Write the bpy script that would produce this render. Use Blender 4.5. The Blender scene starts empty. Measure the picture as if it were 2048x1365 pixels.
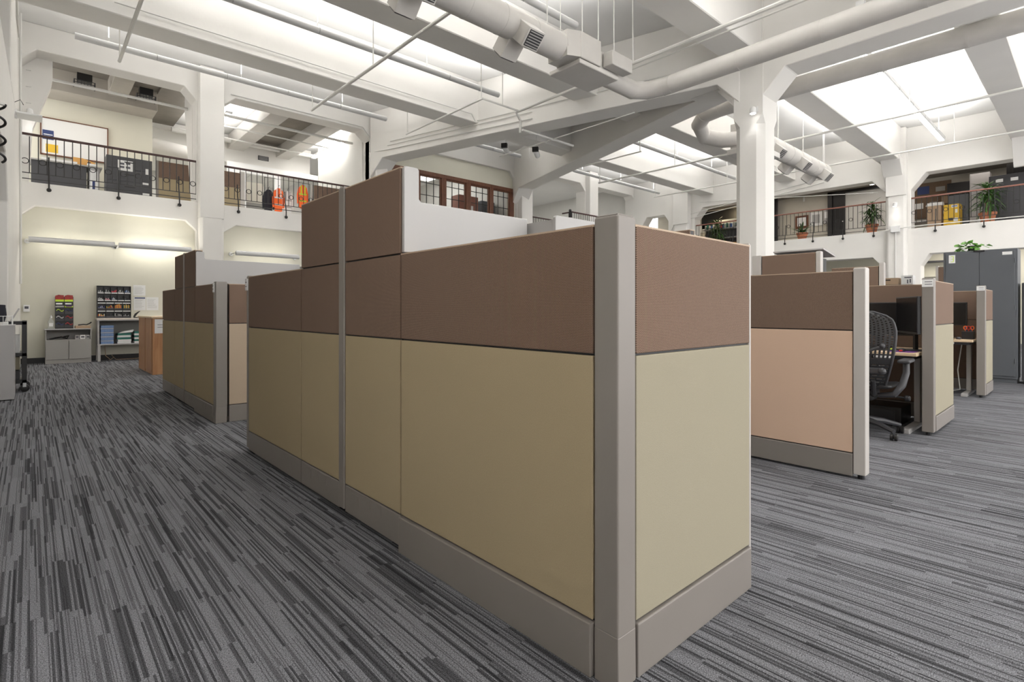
import bpy, bmesh, math, random
from mathutils import Vector, Matrix
random.seed(7)
S = bpy.context.scene
C = S.collection
PI = math.pi

# ------------------------------------------------------------------ camera
cam_d = bpy.data.cameras.new('camera')
cam = bpy.data.objects.new('camera', cam_d); C.objects.link(cam)
cam.location = (0, 0, 1.10)
cam.rotation_euler = (PI/2, 0, -math.atan2(.6719, .7407))
cam_d.sensor_width = 36; cam_d.lens = 36*1063/2048
cam_d.shift_y = -62.5/2048
cam_d.clip_start = .05; cam_d.clip_end = 200
S.camera = cam

# ------------------------------------------------------------------ world, exposure
w = bpy.data.worlds.new('world'); S.world = w; w.use_nodes = True
w.node_tree.nodes['Background'].inputs[0].default_value = (1, .985, .97, 1)
w.node_tree.nodes['Background'].inputs[1].default_value = 2.3
S.view_settings.view_transform = 'Standard'
S.view_settings.look = 'None'
S.view_settings.exposure = 0.52
S.view_settings.gamma = 1
S.view_settings.use_curve_mapping = False
LP = dict(up=80.0, up_right=118.0, down=40.0, gal=40.0)      # lamp powers (W)

def area(name, loc, size, energy, rot=(0, 0, 0), color=(1, .985, .965)):
    l = bpy.data.lights.new(name, 'AREA'); l.shape = 'RECTANGLE'
    l.size, l.size_y = size; l.energy = energy; l.color = color
    o = bpy.data.objects.new(name, l); C.objects.link(o)
    o.location = loc; o.rotation_euler = rot
    return o

# ------------------------------------------------------------------ materials
MATS = {}
def mat(name, col, rough=.6, metal=0, bump=0, bscale=60, var=0, vscale=5, emit=None, estr=0, alpha=None, trans=0, spec=None):
    if name in MATS: return MATS[name]
    m = bpy.data.materials.new(name); m.use_nodes = True
    nt = m.node_tree; n = nt.nodes; b = n['Principled BSDF']
    b.inputs['Base Color'].default_value = (*col, 1)
    b.inputs['Roughness'].default_value = rough
    b.inputs['Metallic'].default_value = metal
    if spec is not None: b.inputs['Specular IOR Level'].default_value = spec
    tc = n.new('ShaderNodeTexCoord')
    if var:
        t = n.new('ShaderNodeTexNoise'); t.inputs['Scale'].default_value = vscale
        t.inputs['Detail'].default_value = 4
        nt.links.new(tc.outputs['Object'], t.inputs['Vector'])
        r = n.new('ShaderNodeMapRange')
        r.inputs[1].default_value = .3; r.inputs[2].default_value = .7
        r.inputs[3].default_value = 1-var; r.inputs[4].default_value = 1+var
        nt.links.new(t.outputs['Fac'], r.inputs[0])
        mx = n.new('ShaderNodeMix'); mx.data_type = 'RGBA'; mx.blend_type = 'MULTIPLY'
        mx.inputs[0].default_value = 1; mx.inputs[6].default_value = (*col, 1)
        nt.links.new(r.outputs[0], mx.inputs[7]); nt.links.new(mx.outputs[2], b.inputs['Base Color'])
    if bump:
        t = n.new('ShaderNodeTexNoise'); t.inputs['Scale'].default_value = bscale
        nt.links.new(tc.outputs['Object'], t.inputs['Vector'])
        bp = n.new('ShaderNodeBump'); bp.inputs['Strength'].default_value = bump; bp.inputs['Distance'].default_value = .005
        nt.links.new(t.outputs['Fac'], bp.inputs['Height']); nt.links.new(bp.outputs[0], b.inputs['Normal'])
    if emit:
        b.inputs['Emission Color'].default_value = (*emit, 1); b.inputs['Emission Strength'].default_value = estr
    if trans:
        b.inputs['Transmission Weight'].default_value = trans
    if alpha is not None: b.inputs['Alpha'].default_value = alpha
    MATS[name] = m
    return m

def mathn(nt, op, a, b=None, c=None):
    x = nt.nodes.new('ShaderNodeMath'); x.operation = op
    for i, v in enumerate((a, b, c)):
        if v is None: continue
        if isinstance(v, (int, float)): x.inputs[i].default_value = v
        else: nt.links.new(v, x.inputs[i])
    return x.outputs[0]

def carpet_mat():
    m = bpy.data.materials.new('carpet'); m.use_nodes = True
    nt = m.node_tree; n = nt.nodes; b = n['Principled BSDF']; b.inputs['Roughness'].default_value = .95
    b.inputs['Specular IOR Level'].default_value = .15
    tc = n.new('ShaderNodeTexCoord'); sp = n.new('ShaderNodeSeparateXYZ')
    nt.links.new(tc.outputs['Object'], sp.inputs[0]); X, Y = sp.outputs[0], sp.outputs[1]
    def wn(a, c, w=0):
        k = n.new('ShaderNodeCombineXYZ'); nt.links.new(a, k.inputs[0]); nt.links.new(c, k.inputs[1]); k.inputs[2].default_value = w
        q = n.new('ShaderNodeTexWhiteNoise'); q.noise_dimensions = '3D'; nt.links.new(k.outputs[0], q.inputs['Vector']); return q.outputs['Value']
    def layer(wx, ly, seed):
        cx = mathn(nt, 'FLOOR', mathn(nt, 'DIVIDE', X, wx))
        grp = mathn(nt, 'FLOOR', mathn(nt, 'DIVIDE', X, wx*5))
        off = wn(grp, grp, seed+3.3)
        sy = mathn(nt, 'FLOOR', mathn(nt, 'ADD', mathn(nt, 'DIVIDE', Y, ly), mathn(nt, 'MULTIPLY', off, .8)))
        return wn(cx, sy, seed)
    def pick(lay, thr, lowv):      # lowv where the cell value is under thr, else 1
        return mathn(nt, 'ADD', mathn(nt, 'MULTIPLY', mathn(nt, 'GREATER_THAN', lay, thr), 1-lowv), lowv)
    a = pick(layer(.0072, .52, 1.0), .20, .30); c = pick(layer(.013, .42, 5.0), .13, .42); d = pick(layer(.0036, .7, 9.0), .26, .55)
    e_ = mathn(nt, 'MULTIPLY_ADD', layer(.03, .33, 13.0), .30, .82)
    v = mathn(nt, 'MULTIPLY', mathn(nt, 'MULTIPLY', a, c), mathn(nt, 'MULTIPLY', d, e_))
    rp = n.new('ShaderNodeMix'); rp.data_type = 'RGBA'
    rp.inputs[6].default_value = (.012, .012, .014, 1); rp.inputs[7].default_value = (.186, .189, .205, 1)
    nt.links.new(v, rp.inputs[0])
    nz = n.new('ShaderNodeTexNoise'); nz.inputs['Scale'].default_value = 260; nz.inputs['Detail'].default_value = 2
    nt.links.new(tc.outputs['Object'], nz.inputs['Vector'])
    mr = n.new('ShaderNodeMapRange'); mr.inputs[1].default_value = .3; mr.inputs[2].default_value = .7; mr.inputs[3].default_value = .30; mr.inputs[4].default_value = 1.75
    nt.links.new(nz.outputs['Fac'], mr.inputs[0])
    mx = n.new('ShaderNodeMix'); mx.data_type = 'RGBA'; mx.blend_type = 'MULTIPLY'; mx.inputs[0].default_value = 1
    nt.links.new(rp.outputs[2], mx.inputs[6]); nt.links.new(mr.outputs[0], mx.inputs[7]); nt.links.new(mx.outputs[2], b.inputs['Base Color'])
    bp = n.new('ShaderNodeBump'); bp.inputs['Strength'].default_value = .5; bp.inputs['Distance'].default_value = .004
    nt.links.new(nz.outputs['Fac'], bp.inputs['Height']); nt.links.new(bp.outputs[0], b.inputs['Normal'])
    return m

def weave_mat(name, dark, light, per=.0050, gain=.8):
    m = bpy.data.materials.new(name); m.use_nodes = True
    nt = m.node_tree; n = nt.nodes; b = n['Principled BSDF']; b.inputs['Roughness'].default_value = .85
    b.inputs['Specular IOR Level'].default_value = .2
    tc = n.new('ShaderNodeTexCoord'); sp = n.new('ShaderNodeSeparateXYZ')
    nt.links.new(tc.outputs['Object'], sp.inputs[0])
    k = 2*PI/per
    s = mathn(nt, 'SINE', mathn(nt, 'MULTIPLY', mathn(nt, 'ADD', sp.outputs[0], sp.outputs[1]), k))
    z = mathn(nt, 'SINE', mathn(nt, 'MULTIPLY', sp.outputs[2], k*.92))
    p = mathn(nt, 'MULTIPLY', s, z)
    f = mathn(nt, 'SMOOTH_MIN', mathn(nt, 'MAXIMUM', mathn(nt, 'MULTIPLY_ADD', p, 1.5, -.35), 0), 1.0, .1)
    nz = n.new('ShaderNodeTexNoise'); nz.inputs['Scale'].default_value = 500
    nt.links.new(tc.outputs['Object'], nz.inputs['Vector'])
    f2 = mathn(nt, 'MULTIPLY', f, mathn(nt, 'ADD', nz.outputs['Fac'], gain-.3))
    mx = n.new('ShaderNodeMix'); mx.data_type = 'RGBA'
    nt.links.new(f2, mx.inputs[0]); mx.inputs[6].default_value = (*dark, 1); mx.inputs[7].default_value = (*light, 1)
    nt.links.new(mx.outputs[2], b.inputs['Base Color'])
    bp = n.new('ShaderNodeBump'); bp.inputs['Strength'].default_value = .35; bp.inputs['Distance'].default_value = .002
    nt.links.new(f, bp.inputs['Height']); nt.links.new(bp.outputs[0], b.inputs['Normal'])
    return m

def wood_mat(name, c1, c2, scale=6, rough=.45):
    m = bpy.data.materials.new(name); m.use_nodes = True
    nt = m.node_tree; n = nt.nodes; b = n['Principled BSDF']; b.inputs['Roughness'].default_value = rough
    tc = n.new('ShaderNodeTexCoord'); mp = n.new('ShaderNodeMapping'); mp.inputs['Scale'].default_value = (scale, scale, scale*.12)
    nt.links.new(tc.outputs['Object'], mp.inputs[0])
    nz = n.new('ShaderNodeTexNoise'); nz.inputs['Scale'].default_value = 3; nz.inputs['Detail'].default_value = 6; nz.inputs['Distortion'].default_value = 1
    nt.links.new(mp.outputs[0], nz.inputs['Vector'])
    rp = n.new('ShaderNodeValToRGB'); rp.color_ramp.elements[0].position = .35; rp.color_ramp.elements[1].position = .65
    rp.color_ramp.elements[0].color = (*c1, 1); rp.color_ramp.elements[1].color = (*c2, 1)
    nt.links.new(nz.outputs['Fac'], rp.inputs[0]); nt.links.new(rp.outputs[0], b.inputs['Base Color'])
    return m

M = dict(
    carpet=carpet_mat(),
    plaster=mat('plaster', (.70, .69, .655), .8, var=.03, vscale=1.2, bump=.12, bscale=25),
    cream=mat('cream paint', (.68, .66, .56), .8, var=.03, vscale=1.5, bump=.1, bscale=25),
    concrete=mat('painted concrete', (.76, .742, .708), .75, var=.03, vscale=1.0, bump=.15, bscale=18),
    ceil=mat('ceiling paint', (.77, .765, .75), .85, var=.02, vscale=.8),
    galceil=mat('shaded gallery ceiling', (.20, .18, .155), .9, var=.1, vscale=3),  # dimness of the galleries is put into this dark colour
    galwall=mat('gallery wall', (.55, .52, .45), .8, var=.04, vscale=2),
    beamshaded=mat('shaded gallery beam', (.42, .39, .34), .85, var=.05, vscale=3),  # concrete darkened in colour to carry the gallery shade
    duct=mat('duct paint', (.56, .54, .51), .6, var=.04, vscale=3, bump=.3, bscale=12),
    pipe=mat('pipe paint', (.66, .65, .62), .5),
    lampbody=mat('lamp housing', (.60, .60, .60), .4),
    black=mat('black metal', (.012, .011, .011), .4),
    blackpl=mat('black plastic', (.018, .018, .020), .45),
    dkgrey=mat('dark grey plastic', (.045, .045, .05), .5),
    screen=mat('screen', (.008, .008, .009), .25),
    rail=mat('handrail maroon', (.055, .022, .020), .4),
    railr=mat('handrail red brown', (.22, .09, .065), .4),
    brown=weave_mat('brown weave', (.095, .062, .047), (.74, .52, .385)),
    tan=mat('tan fabric', (.41, .335, .215), .9, var=.07, vscale=350, bump=.25, bscale=500, spec=.2),
    tanl=mat('lit tan fabric', (.350, .318, .238), .9, var=.05, vscale=350, bump=.25, bscale=500, spec=.2),  # copy of tan, tinted for the light on end faces
    peach=mat('rose tan fabric', (.50, .40, .30), .9, var=.05, vscale=350, bump=.25, bscale=500, spec=.2),
    peachlit=mat('lit rose tan fabric', (.70, .50, .37), .9, var=.04, vscale=350, bump=.25, bscale=500, spec=.2),  # brighter copy of peach, light of the right lamps in its colour
    dkred=mat('dark red print', (.30, .025, .02), .5, var=.4, vscale=30),
    trim=mat('taupe trim metal', (.245, .222, .203), .42, var=.02, vscale=4),
    trimlt=mat('light trim', (.52, .49, .46), .4),
    cap=mat('tan edge', (.50, .38, .28), .7),
    white=mat('white laminate', (.42, .412, .405), .45),
    whitep=mat('white paint metal', (.78, .78, .77), .45),
    paper=mat('paper', (.80, .80, .79), .8),
    ink=mat('ink', (.10, .10, .12), .8),
    cabgrey=mat('slate grey steel', (.100, .108, .120), .45, var=.03, vscale=3),
    cabdark=mat('charcoal steel', (.05, .05, .055), .45),
    ltgrey=mat('light grey steel', (.42, .41, .41), .5, bump=.05, bscale=200),
    greylam=mat('grey laminate', (.36, .35, .33), .5),
    shelfin=mat('shelf inside', (.22, .215, .20), .7),
    beige=mat('beige edge', (.62, .56, .50), .5),
    wood=wood_mat('orange maple', (.40, .19, .085), (.50, .27, .13)),
    wooddk=wood_mat('reddish oak', (.10, .035, .018), (.18, .07, .035), 12),
    woodlt=mat('pale maple laminate', (.62, .47, .31), .45, var=.04, vscale=8),
    brownboard=mat('cork board', (.17, .115, .075), .9, var=.12, vscale=40),
    terracotta=mat('terracotta', (.42, .15, .075), .8, var=.08, vscale=10),
    soil=mat('soil', (.03, .02, .015), 1),
    leaf=mat('leaf green', (.055, .13, .028), .5, var=.3, vscale=12),
    leafb=mat('bright leaf', (.16, .36, .07), .45, var=.2, vscale=15),
    yellow=mat('safety yellow', (.75, .47, .03), .45),
    orange=mat('hi-vis orange', (.95, .16, .03), .7),
    lime=mat('hi-vis lime', (.55, .75, .05), .7),
    red=mat('red', (.60, .03, .03), .5),
    pink=mat('pink', (.80, .12, .18), .5),
    blue=mat('blue', (.06, .14, .42), .5),
    bluebox=mat('blue ream wrap', (.17, .27, .48), .5, var=.15, vscale=30),
    green=mat('teal green', (.02, .16, .13), .5),
    purple=mat('purple', (.15, .04, .25), .5),
    kraft=mat('kraft cardboard', (.42, .30, .20), .8),
    chrome=mat('chrome', (.55, .55, .55), .25, 1),
    silver=mat('silver paint', (.46, .45, .44), .4, .3),
    glass=mat('clear glass', (1, 1, 1), .03, trans=1.0),
    plasticclear=mat('clear plastic', (.8, .85, .85), .1, alpha=.25),
    glow=mat('lamp glow', (1, 1, 1), .5, emit=(1, .98, .95), estr=9),
    glowsoft=mat('lamp diffuser', (1, 1, 1), .5, emit=(1, .98, .95), estr=3.0),
    navy=mat('navy print', (.03, .05, .16), .6),
    jacket=mat('dark cloth', (.03, .03, .04), .9),
    brassy=mat('amber', (.65, .35, .10), .5),
    fridge=mat('rose brown steel', (.30, .13, .095), .5),
)
M['glass'].node_tree.nodes['Principled BSDF'].inputs['IOR'].default_value = 1.02

# ------------------------------------------------------------------ mesh builder
class MB:
    def __init__(s): s.v = []; s.f = []
    def add(s, vs, fs):
        o = len(s.v); s.v += [tuple(v) for v in vs]; s.f += [tuple(i+o for i in f) for f in fs]; return s
    def box(s, x0, y0, z0, x1, y1, z1):
        x0, x1 = sorted((x0, x1)); y0, y1 = sorted((y0, y1)); z0, z1 = sorted((z0, z1))
        return s.add([(x0,y0,z0),(x1,y0,z0),(x1,y1,z0),(x0,y1,z0),(x0,y0,z1),(x1,y0,z1),(x1,y1,z1),(x0,y1,z1)],
                     [(0,3,2,1),(4,5,6,7),(0,1,5,4),(1,2,6,5),(2,3,7,6),(3,0,4,7)])
    def obox(s, c, size, rot):
        m = Matrix.Translation(c) @ rot.to_4x4()
        a, b, d = [q/2 for q in size]
        vs = [m @ Vector(p) for p in [(-a,-b,-d),(a,-b,-d),(a,b,-d),(-a,b,-d),(-a,-b,d),(a,-b,d),(a,b,d),(-a,b,d)]]
        return s.add(vs, [(0,3,2,1),(4,5,6,7),(0,1,5,4),(1,2,6,5),(2,3,7,6),(3,0,4,7)])
    def tube(s, pts, r, n=8, closed=False, caps=True):
        pts = [Vector(p) for p in pts]; N = len(pts)
        rr = r if isinstance(r, (list, tuple)) else [r]*N
        rings = []; up = None
        for i, p in enumerate(pts):
            a = pts[(i-1) % N] if (closed or i > 0) else p
            b = pts[(i+1) % N] if (closed or i < N-1) else p
            t = (b-a).normalized()
            if up is None:
                up = Vector((0,0,1)) if abs(t.z) < .9 else Vector((1,0,0))
            u = (up - t*up.dot(t))
            if u.length < 1e-5: u = t.orthogonal()
            u.normalize(); up = u; w_ = t.cross(u)
            rings.append([p + (u*math.cos(2*PI*k/n) + w_*math.sin(2*PI*k/n))*rr[i] for k in range(n)])
        vs = [v for g in rings for v in g]; fs = []
        for i in range(N if closed else N-1):
            j = (i+1) % N
            for k in range(n):
                l = (k+1) % n; fs.append((i*n+k, i*n+l, j*n+l, j*n+k))
        if caps and not closed:
            fs.append(tuple(reversed(range(n)))); fs.append(tuple((N-1)*n+k for k in range(n)))
        return s.add(vs, fs)
    def lathe(s, prof, c=(0,0,0), n=16, axis='z', caps=True):
        vs = []; fs = []
        for (r, h) in prof:
            for k in range(n):
                a = 2*PI*k/n; x, y = r*math.cos(a), r*math.sin(a)
                p = {'z': (x, y, h), 'x': (h, x, y), 'y': (y, h, x)}[axis]
                vs.append((p[0]+c[0], p[1]+c[1], p[2]+c[2]))
        for i in range(len(prof)-1):
            for k in range(n):
                l = (k+1) % n; fs.append((i*n+k, i*n+l, (i+1)*n+l, (i+1)*n+k))
        if caps:
            fs.append(tuple(reversed(range(n)))); fs.append(tuple((len(prof)-1)*n+k for k in range(n)))
        return s.add(vs, fs)
    def prism(s, poly, fn0, fn1):
        n = len(poly)
        vs = [fn0(*p) for p in poly] + [fn1(*p) for p in poly]
        fs = [tuple(range(n)), tuple(reversed(range(n, 2*n)))]
        fs += [(i, i+n, (i+1) % n + n, (i+1) % n) for i in range(n)]
        return s.add(vs, fs)
    def sphere(s, c, r, n=10, m=6, sc=(1,1,1)):
        prof = [(max(1e-4, r*math.sin(PI*i/m)), -r*math.cos(PI*i/m)) for i in range(m+1)]
        b = MB().lathe(prof, (0,0,0), n)
        return s.add([(v[0]*sc[0]+c[0], v[1]*sc[1]+c[1], v[2]*sc[2]+c[2]) for v in b.v], b.f)
    def build(s, name, m, parent=None, bevel=0, smooth=False, segs=2, **k):
        me = bpy.data.meshes.new(name); me.from_pydata([tuple(v) for v in s.v], [], s.f); me.update()
        bm = bmesh.new(); bm.from_mesh(me); bmesh.ops.recalc_face_normals(bm, faces=bm.faces[:]); bm.to_mesh(me); bm.free()
        me.materials.append(M[m] if isinstance(m, str) else m)
        o = bpy.data.objects.new(name, me); C.objects.link(o)
        if parent: o.parent = parent
        if smooth: me.shade_smooth(); 
        if smooth == 'auto': 
            me.shade_smooth(); me.set_sharp_from_angle(angle=math.radians(40))
        if bevel:
            b = o.modifiers.new('bevel', 'BEVEL'); b.width = bevel; b.segments = segs; b.limit_method = 'ANGLE'
        for a, v in k.items(): o[a] = v
        return o

def struct(name, mb, m, parent=None, **k):
    o = mb.build(name, m, parent, **k)
    if parent is None: o['kind'] = 'structure'
    return o
def thing(name, label, cat, loc=(0,0,0), rz=0, group=None):
    o = bpy.data.objects.new(name, None); C.objects.link(o)
    o.empty_display_size = .1; o.location = loc; o.rotation_euler = (0, 0, rz)
    o['label'] = label; o['category'] = cat
    if group: o['group'] = group
    return o
def tag(o, label, cat, group=None):
    o['label'] = label; o['category'] = cat
    if group: o['group'] = group
    return o
def kids(o): return [c for c in bpy.data.objects if c.parent == o]
def dup(o, parent=None, loc=None, rz=None, label=None):
    c = o.copy(); C.objects.link(c)
    if parent: c.parent = parent
    if loc: c.location = loc
    if rz is not None: c.rotation_euler = (0, 0, rz)
    if label: c['label'] = label
    for k in kids(o): dup(k, c)
    return c
def inst(o, parent, loc=(0,0,0), rot=(0,0,0), scale=(1,1,1)):
    c = o.copy(); C.objects.link(c); c.parent = parent; c.location = loc; c.rotation_euler = rot; c.scale = scale
    return c

# ================================================================== STRUCTURE
def arch_wall(name, axis, pos, thick, s0, s1, z0, z1, notches, m='concrete', slant=0):
    """wall in the plane axis=pos; notches rise from z0: (a, b, spring, top, chamfer)"""
    P = [(s0, z0)]
    for (a, b, sp, tp, ch) in notches:
        P += [(a, z0), (a, sp), (a+ch, tp), (b-ch, tp), (b, sp), (b, z0)]
    P += [(s1, z0), (s1, z1), (s0, z1)]
    if axis == 'Y': f = lambda q: (lambda s, z: (s, pos+q, z))
    else: f = lambda q: (lambda s, z: (pos+q + slant*s, s, z))
    return struct(name, MB().prism(P, f(0), f(thick)), m, bevel=.012, segs=1)

struct('floor', MB().box(-4, -6, -.2, 24.6, 16.2, 0), 'carpet')
struct('ceiling', MB().box(-4, -6, 6.92, 24.6, 23.4, 7.1), 'ceil')
LEDGE = 3.69
# left (far) wall, plane Y = 14.5
arch_wall('wall_left', 'Y', 14.5, .5, -.6, 21.3, 0, LEDGE,
          [(-.14, 2.95, 3.0, 3.22, .22), (3.53, 7.2, 3.0, 3.22, .3), (7.9, 13.4, 3.0, 3.22, .3), (14.0, 17.3, 3.0, 3.22, .3), (17.9, 20.95, 3.0, 3.22, .3)])
arch_wall('wall_left_upper', 'Y', 14.5, .5, -.6, 21.3, LEDGE, 6.92,
          [(-.14, 2.95, 6.12, 6.40, .24), (3.53, 7.5, 6.15, 6.40, .28), (7.95, 13.4, 5.75, 6.2, .35), (14.0, 17.3, 6.1, 6.40, .3), (17.9, 20.95, 6.1, 6.40, .3)])
struct('wall_left_recess', MB().box(-.6, 14.66, 0, 21.3, 14.9, 3.6), 'cream')
struct('baseboard_left', MB().box(-.14, 14.635, 0, 2.95, 14.66, .11), 'black')
# pilasters of the left wall
for i, (a, b) in enumerate([(2.98, 3.50), (7.53, 7.92), (13.42, 13.98), (17.33, 17.87)]):
    mb = MB().box(a, 14.25, 3.3, b, 14.5, 6.9)
    c = .06
    P = [(a, 14.5), (a, 14.25+c), (a+c, 14.25), (b-c, 14.25), (b, 14.25+c), (b, 14.5)]
    z = 3.3
    mb.prism(P, lambda x, y: (x, y, 0), lambda x, y: (x, y, z))
    struct('pilaster', mb, 'concrete', bevel=.01, segs=1)
# cream infill with windows in the middle bay
def infill():
    mb = MB(); y0, y1 = 14.62, 14.85
    W = [(8.02, 8.86), (9.24, 10.06), (10.25, 11.08), (11.28, 12.12), (12.30, 13.10)]
    zt, zb = 5.45, 4.42
    mb.box(7.5, y0, zt+.12, 13.9, y1, 6.5); mb.box(7.5, y0, 3.6, 13.9, y1, zb-.05)
    mb.box(7.5, y0, zb-.05, 8.0, y1, zt+.12); mb.box(13.2, y0, zb-.05, 13.9, y1, zt+.12)
    struct('wall_window_infill', mb, 'cream')
    for i, (a, b) in enumerate(W):
        win = bpy.data.objects.new('window_%d' % (i+1), None); C.objects.link(win); win.location = (a, 14.55, zb); win['kind'] = 'structure'
        L = b-a; H = zt-zb
        lo = -(a - (W[i-1][1] if i else 7.9))/2 if i else -.12
        hi = (W[i+1][0]-b)/2 if i < len(W)-1 else .2
        fr = MB().box(lo, 0, H, L+hi, .14, H+.13).box(lo, 0, -.08, L+hi, .14, 0).box(lo, 0, 0, 0, .14, H).box(L, 0, 0, L+hi, .14, H)
        fr.box(0, .03, H-.045, L, .1, H).box(0, .03, 0, .035, .1, H).box(L-.035, .03, 0, L, .1, H).box(0, .03, 0, L, .1, .045)
        fr.build('window_frame', 'wooddk', win, bevel=.006, segs=1)
        mu = MB()
        for k in (1, 2): mu.box(L*k/3-.009, .05, .04, L*k/3+.009, .075, H-.04)
        for k in (1, 2): mu.box(.03, .05, H*k/2.6-.009, L-.03, .075, H*k/2.6+.009)
        mu.build('muntin', 'black', win)
        MB().box(.02, .06, .02, L-.02, .066, H-.02).build('pane', 'glass', win)
infill()
# right wall, plane X = 20.8
arch_wall('wall_right', 'X', 20.8, .5, -6, 15.0, 0, LEDGE,
          [(-3.0, 3.75, 2.5, 2.86, .22), (4.72, 7.4, 2.45, 2.84, .32), (8.3, 13.5, 2.45, 2.84, .32)])
arch_wall('wall_right_upper', 'X', 20.8, .5, -6, 15.0, LEDGE, 6.92,
          [(-3.0, 4.0, 4.93, 5.42, .38), (4.68, 11.45, 4.93, 5.38, .38), (12.7, 14.0, 5.0, 5.3, .2)])
for (a, b) in [(4.08, 4.62), (11.6, 12.3)]:
    mb = MB().box(20.5, a, 4.75, 20.8, b, 6.9)
    c = .07; P = [(20.8, a), (20.55+c, a), (20.55, a+c), (20.55, b-c), (20.55+c, b), (20.8, b)]
    mb.prism(P, lambda x, y: (x, y, 0), lambda x, y: (x, y, 4.76))
    struct('pilaster', mb, 'concrete', bevel=.01, segs=1)
# bracket haunch where the secondary beam meets the right wall pilaster
def haunch(x0, x1, y0, y1, za, zb):
    P = [(x0, zb), (x1, zb), (x1, za), (x1-.12, za), (x0, zb-.12)]
    struct('beam_haunch', MB().prism(P, lambda x, z: (x, y0, z), lambda x, z: (x, y1, z)), 'concrete', bevel=.01, segs=1)
for yc in (1.35, 4.42): haunch(20.15, 20.8, yc-.26, yc+.26, 5.15, 5.95)
# near-left side wall (almost in line with the view)
def SX(y): return -.15 - .02*(14.5-y)
def side_wall(name, z0, z1, notches, th=-.5):
    P = [(-6, z0)]
    for (a, b, sp, tp, ch) in notches: P += [(a, z0), (a, sp), (a+ch, tp), (b-ch, tp), (b, sp), (b, z0)]
    P += [(14.6, z0), (14.6, z1), (-6, z1)]
    struct(name, MB().prism(P, lambda s, z: (SX(s), s, z), lambda s, z: (SX(s)+th, s, z)), 'concrete', bevel=.012, segs=1)
side_wall('wall_side', 0, 4.62, [(3.0, 10.5, 2.65, 3.25, .5)])
side_wall('wall_side_upper', 4.62, 6.92, [(3.0, 11.25, 5.15, 6.7, .8)])
struct('wall_side_recess', MB().box(-1.6, 1.5, 0, -1.4, 14.6, 6.92), 'galwall')

# roof girders: a long one along Y, splitting in a V beyond the free-standing column
def girder(name, p0, p1, wd, h0, h1, z0=5.52, z1=6.92, hz=5.08, hl=.42):
    p0 = Vector((*p0, 0)); p1 = Vector((*p1, 0)); L = (p1-p0).length; t = (p1-p0).normalized(); n = Vector((-t.y, t.x, 0))*wd/2
    P = [(0, hz if h0 else z0)] + ([(hl, z0)] if h0 else []) + ([(L-hl*1.2, z0)] if h1 else []) + [(L, hz-.05 if h1 else z0), (L, z1), (0, z1)]
    f = lambda q: (lambda s, z: tuple(p0 + t*s + n*q + Vector((0, 0, z))))
    struct(name, MB().prism(P, f(-1), f(1)), 'concrete', bevel=.012, segs=1)
girder('roof_girder', (10.42, 4.22), (10.42, -6), .60, 1, 0)
girder('roof_girder', (10.38, 4.70), (7.72, 14.5), .60, 1, 1)
girder('roof_girder', (10.46, 4.70), (13.55, 14.5), .60, 1, 1, z0=5.527, hz=5.087)
for yc in (-4.95, -1.8, 1.35, 4.50, 7.74, 10.9):
    struct('secondary_beam', MB().box(SX(yc)-.05, yc-.29, 5.86, 20.8, yc+.29, 6.92), 'concrete', bevel=.015, segs=1)
# solid wedge where the two forked girders leave the column
P = [(10.20, 5.1), (10.64, 5.1), (10.60, 5.72), (10.24, 5.72)]
struct('girder_wedge', MB().prism(P, lambda x, y: (x, y, 5.512), lambda x, y: (x, y, 6.9)), 'concrete')
# free-standing column with chamfered corners under a square head
mb = MB(); x0, x1, y0, y1 = 10.10, 10.74, 4.19, 4.74; c = .12
P = [(x0+c, y0), (x1-c, y0), (x1, y0+c), (x1, y1-c), (x1-c, y1), (x0+c, y1), (x0, y1-c), (x0, y0+c)]
mb.prism(P, lambda x, y: (x, y, 0), lambda x, y: (x, y, 4.6))
sq = [(x0, y0), (x1, y0), (x1, y1), (x0, y1)]
mb.prism(sq, lambda x, y: (x, y, 4.78), lambda x, y: (x, y, 6.9))
lo = [(x0+c, y0), (x1-c, y0), (x1, y0+c), (x1, y1-c), (x1-c, y1), (x0+c, y1), (x0, y1-c), (x0, y0+c)]
hi = [(x0, y0), (x1, y0), (x1, y0), (x1, y1), (x1, y1), (x0, y1), (x0, y1), (x0, y0)]
mb.add([(x, y, 4.6) for x, y in lo]+[(x, y, 4.78) for x, y in hi], [(i, (i+1) % 8, (i+1) % 8+8, i+8) for i in range(8)])
struct('column', mb, 'concrete')

# galleries ---------------------------------------------------------------
struct('gallery_floor_left', MB().box(-1.4, 15.0, 3.3, 24.6, 23.4, 3.6), 'plaster')
struct('gallery_floor_right', MB().box(21.3, -6, 3.3, 24.6, 15.0, 3.6), 'plaster')
struct('wall_gallery_left', MB().box(-1.4, 17.5, 3.6, 2.5, 17.7, 6.92).box(2.3, 17.7, 3.6, 2.5, 23.4, 6.92), 'cream')
struct('wall_gallery_far', MB().box(-1.4, 22.6, 3.6, 24.6, 22.8, 6.92).box(7.46, 15.0, 3.6, 7.75, 18.3, 6.92).box(21.0, 15.0, 3.6, 21.2, 22.6, 6.92).box(13.6, 15.0, 3.6, 13.75, 22.6, 6.92), 'plaster')
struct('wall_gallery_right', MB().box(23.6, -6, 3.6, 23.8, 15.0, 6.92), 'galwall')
struct('wall_ground_right', MB().box(23.6, -6, 0, 23.8, 15.0, 3.3), 'cream')
struct('trim_gallery_lintel', MB().box(2.5, 19.4, 6.02, 7.6, 19.6, 6.72).box(2.5, 19.3, 6.66, 7.6, 19.4, 6.9), 'concrete')
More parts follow.
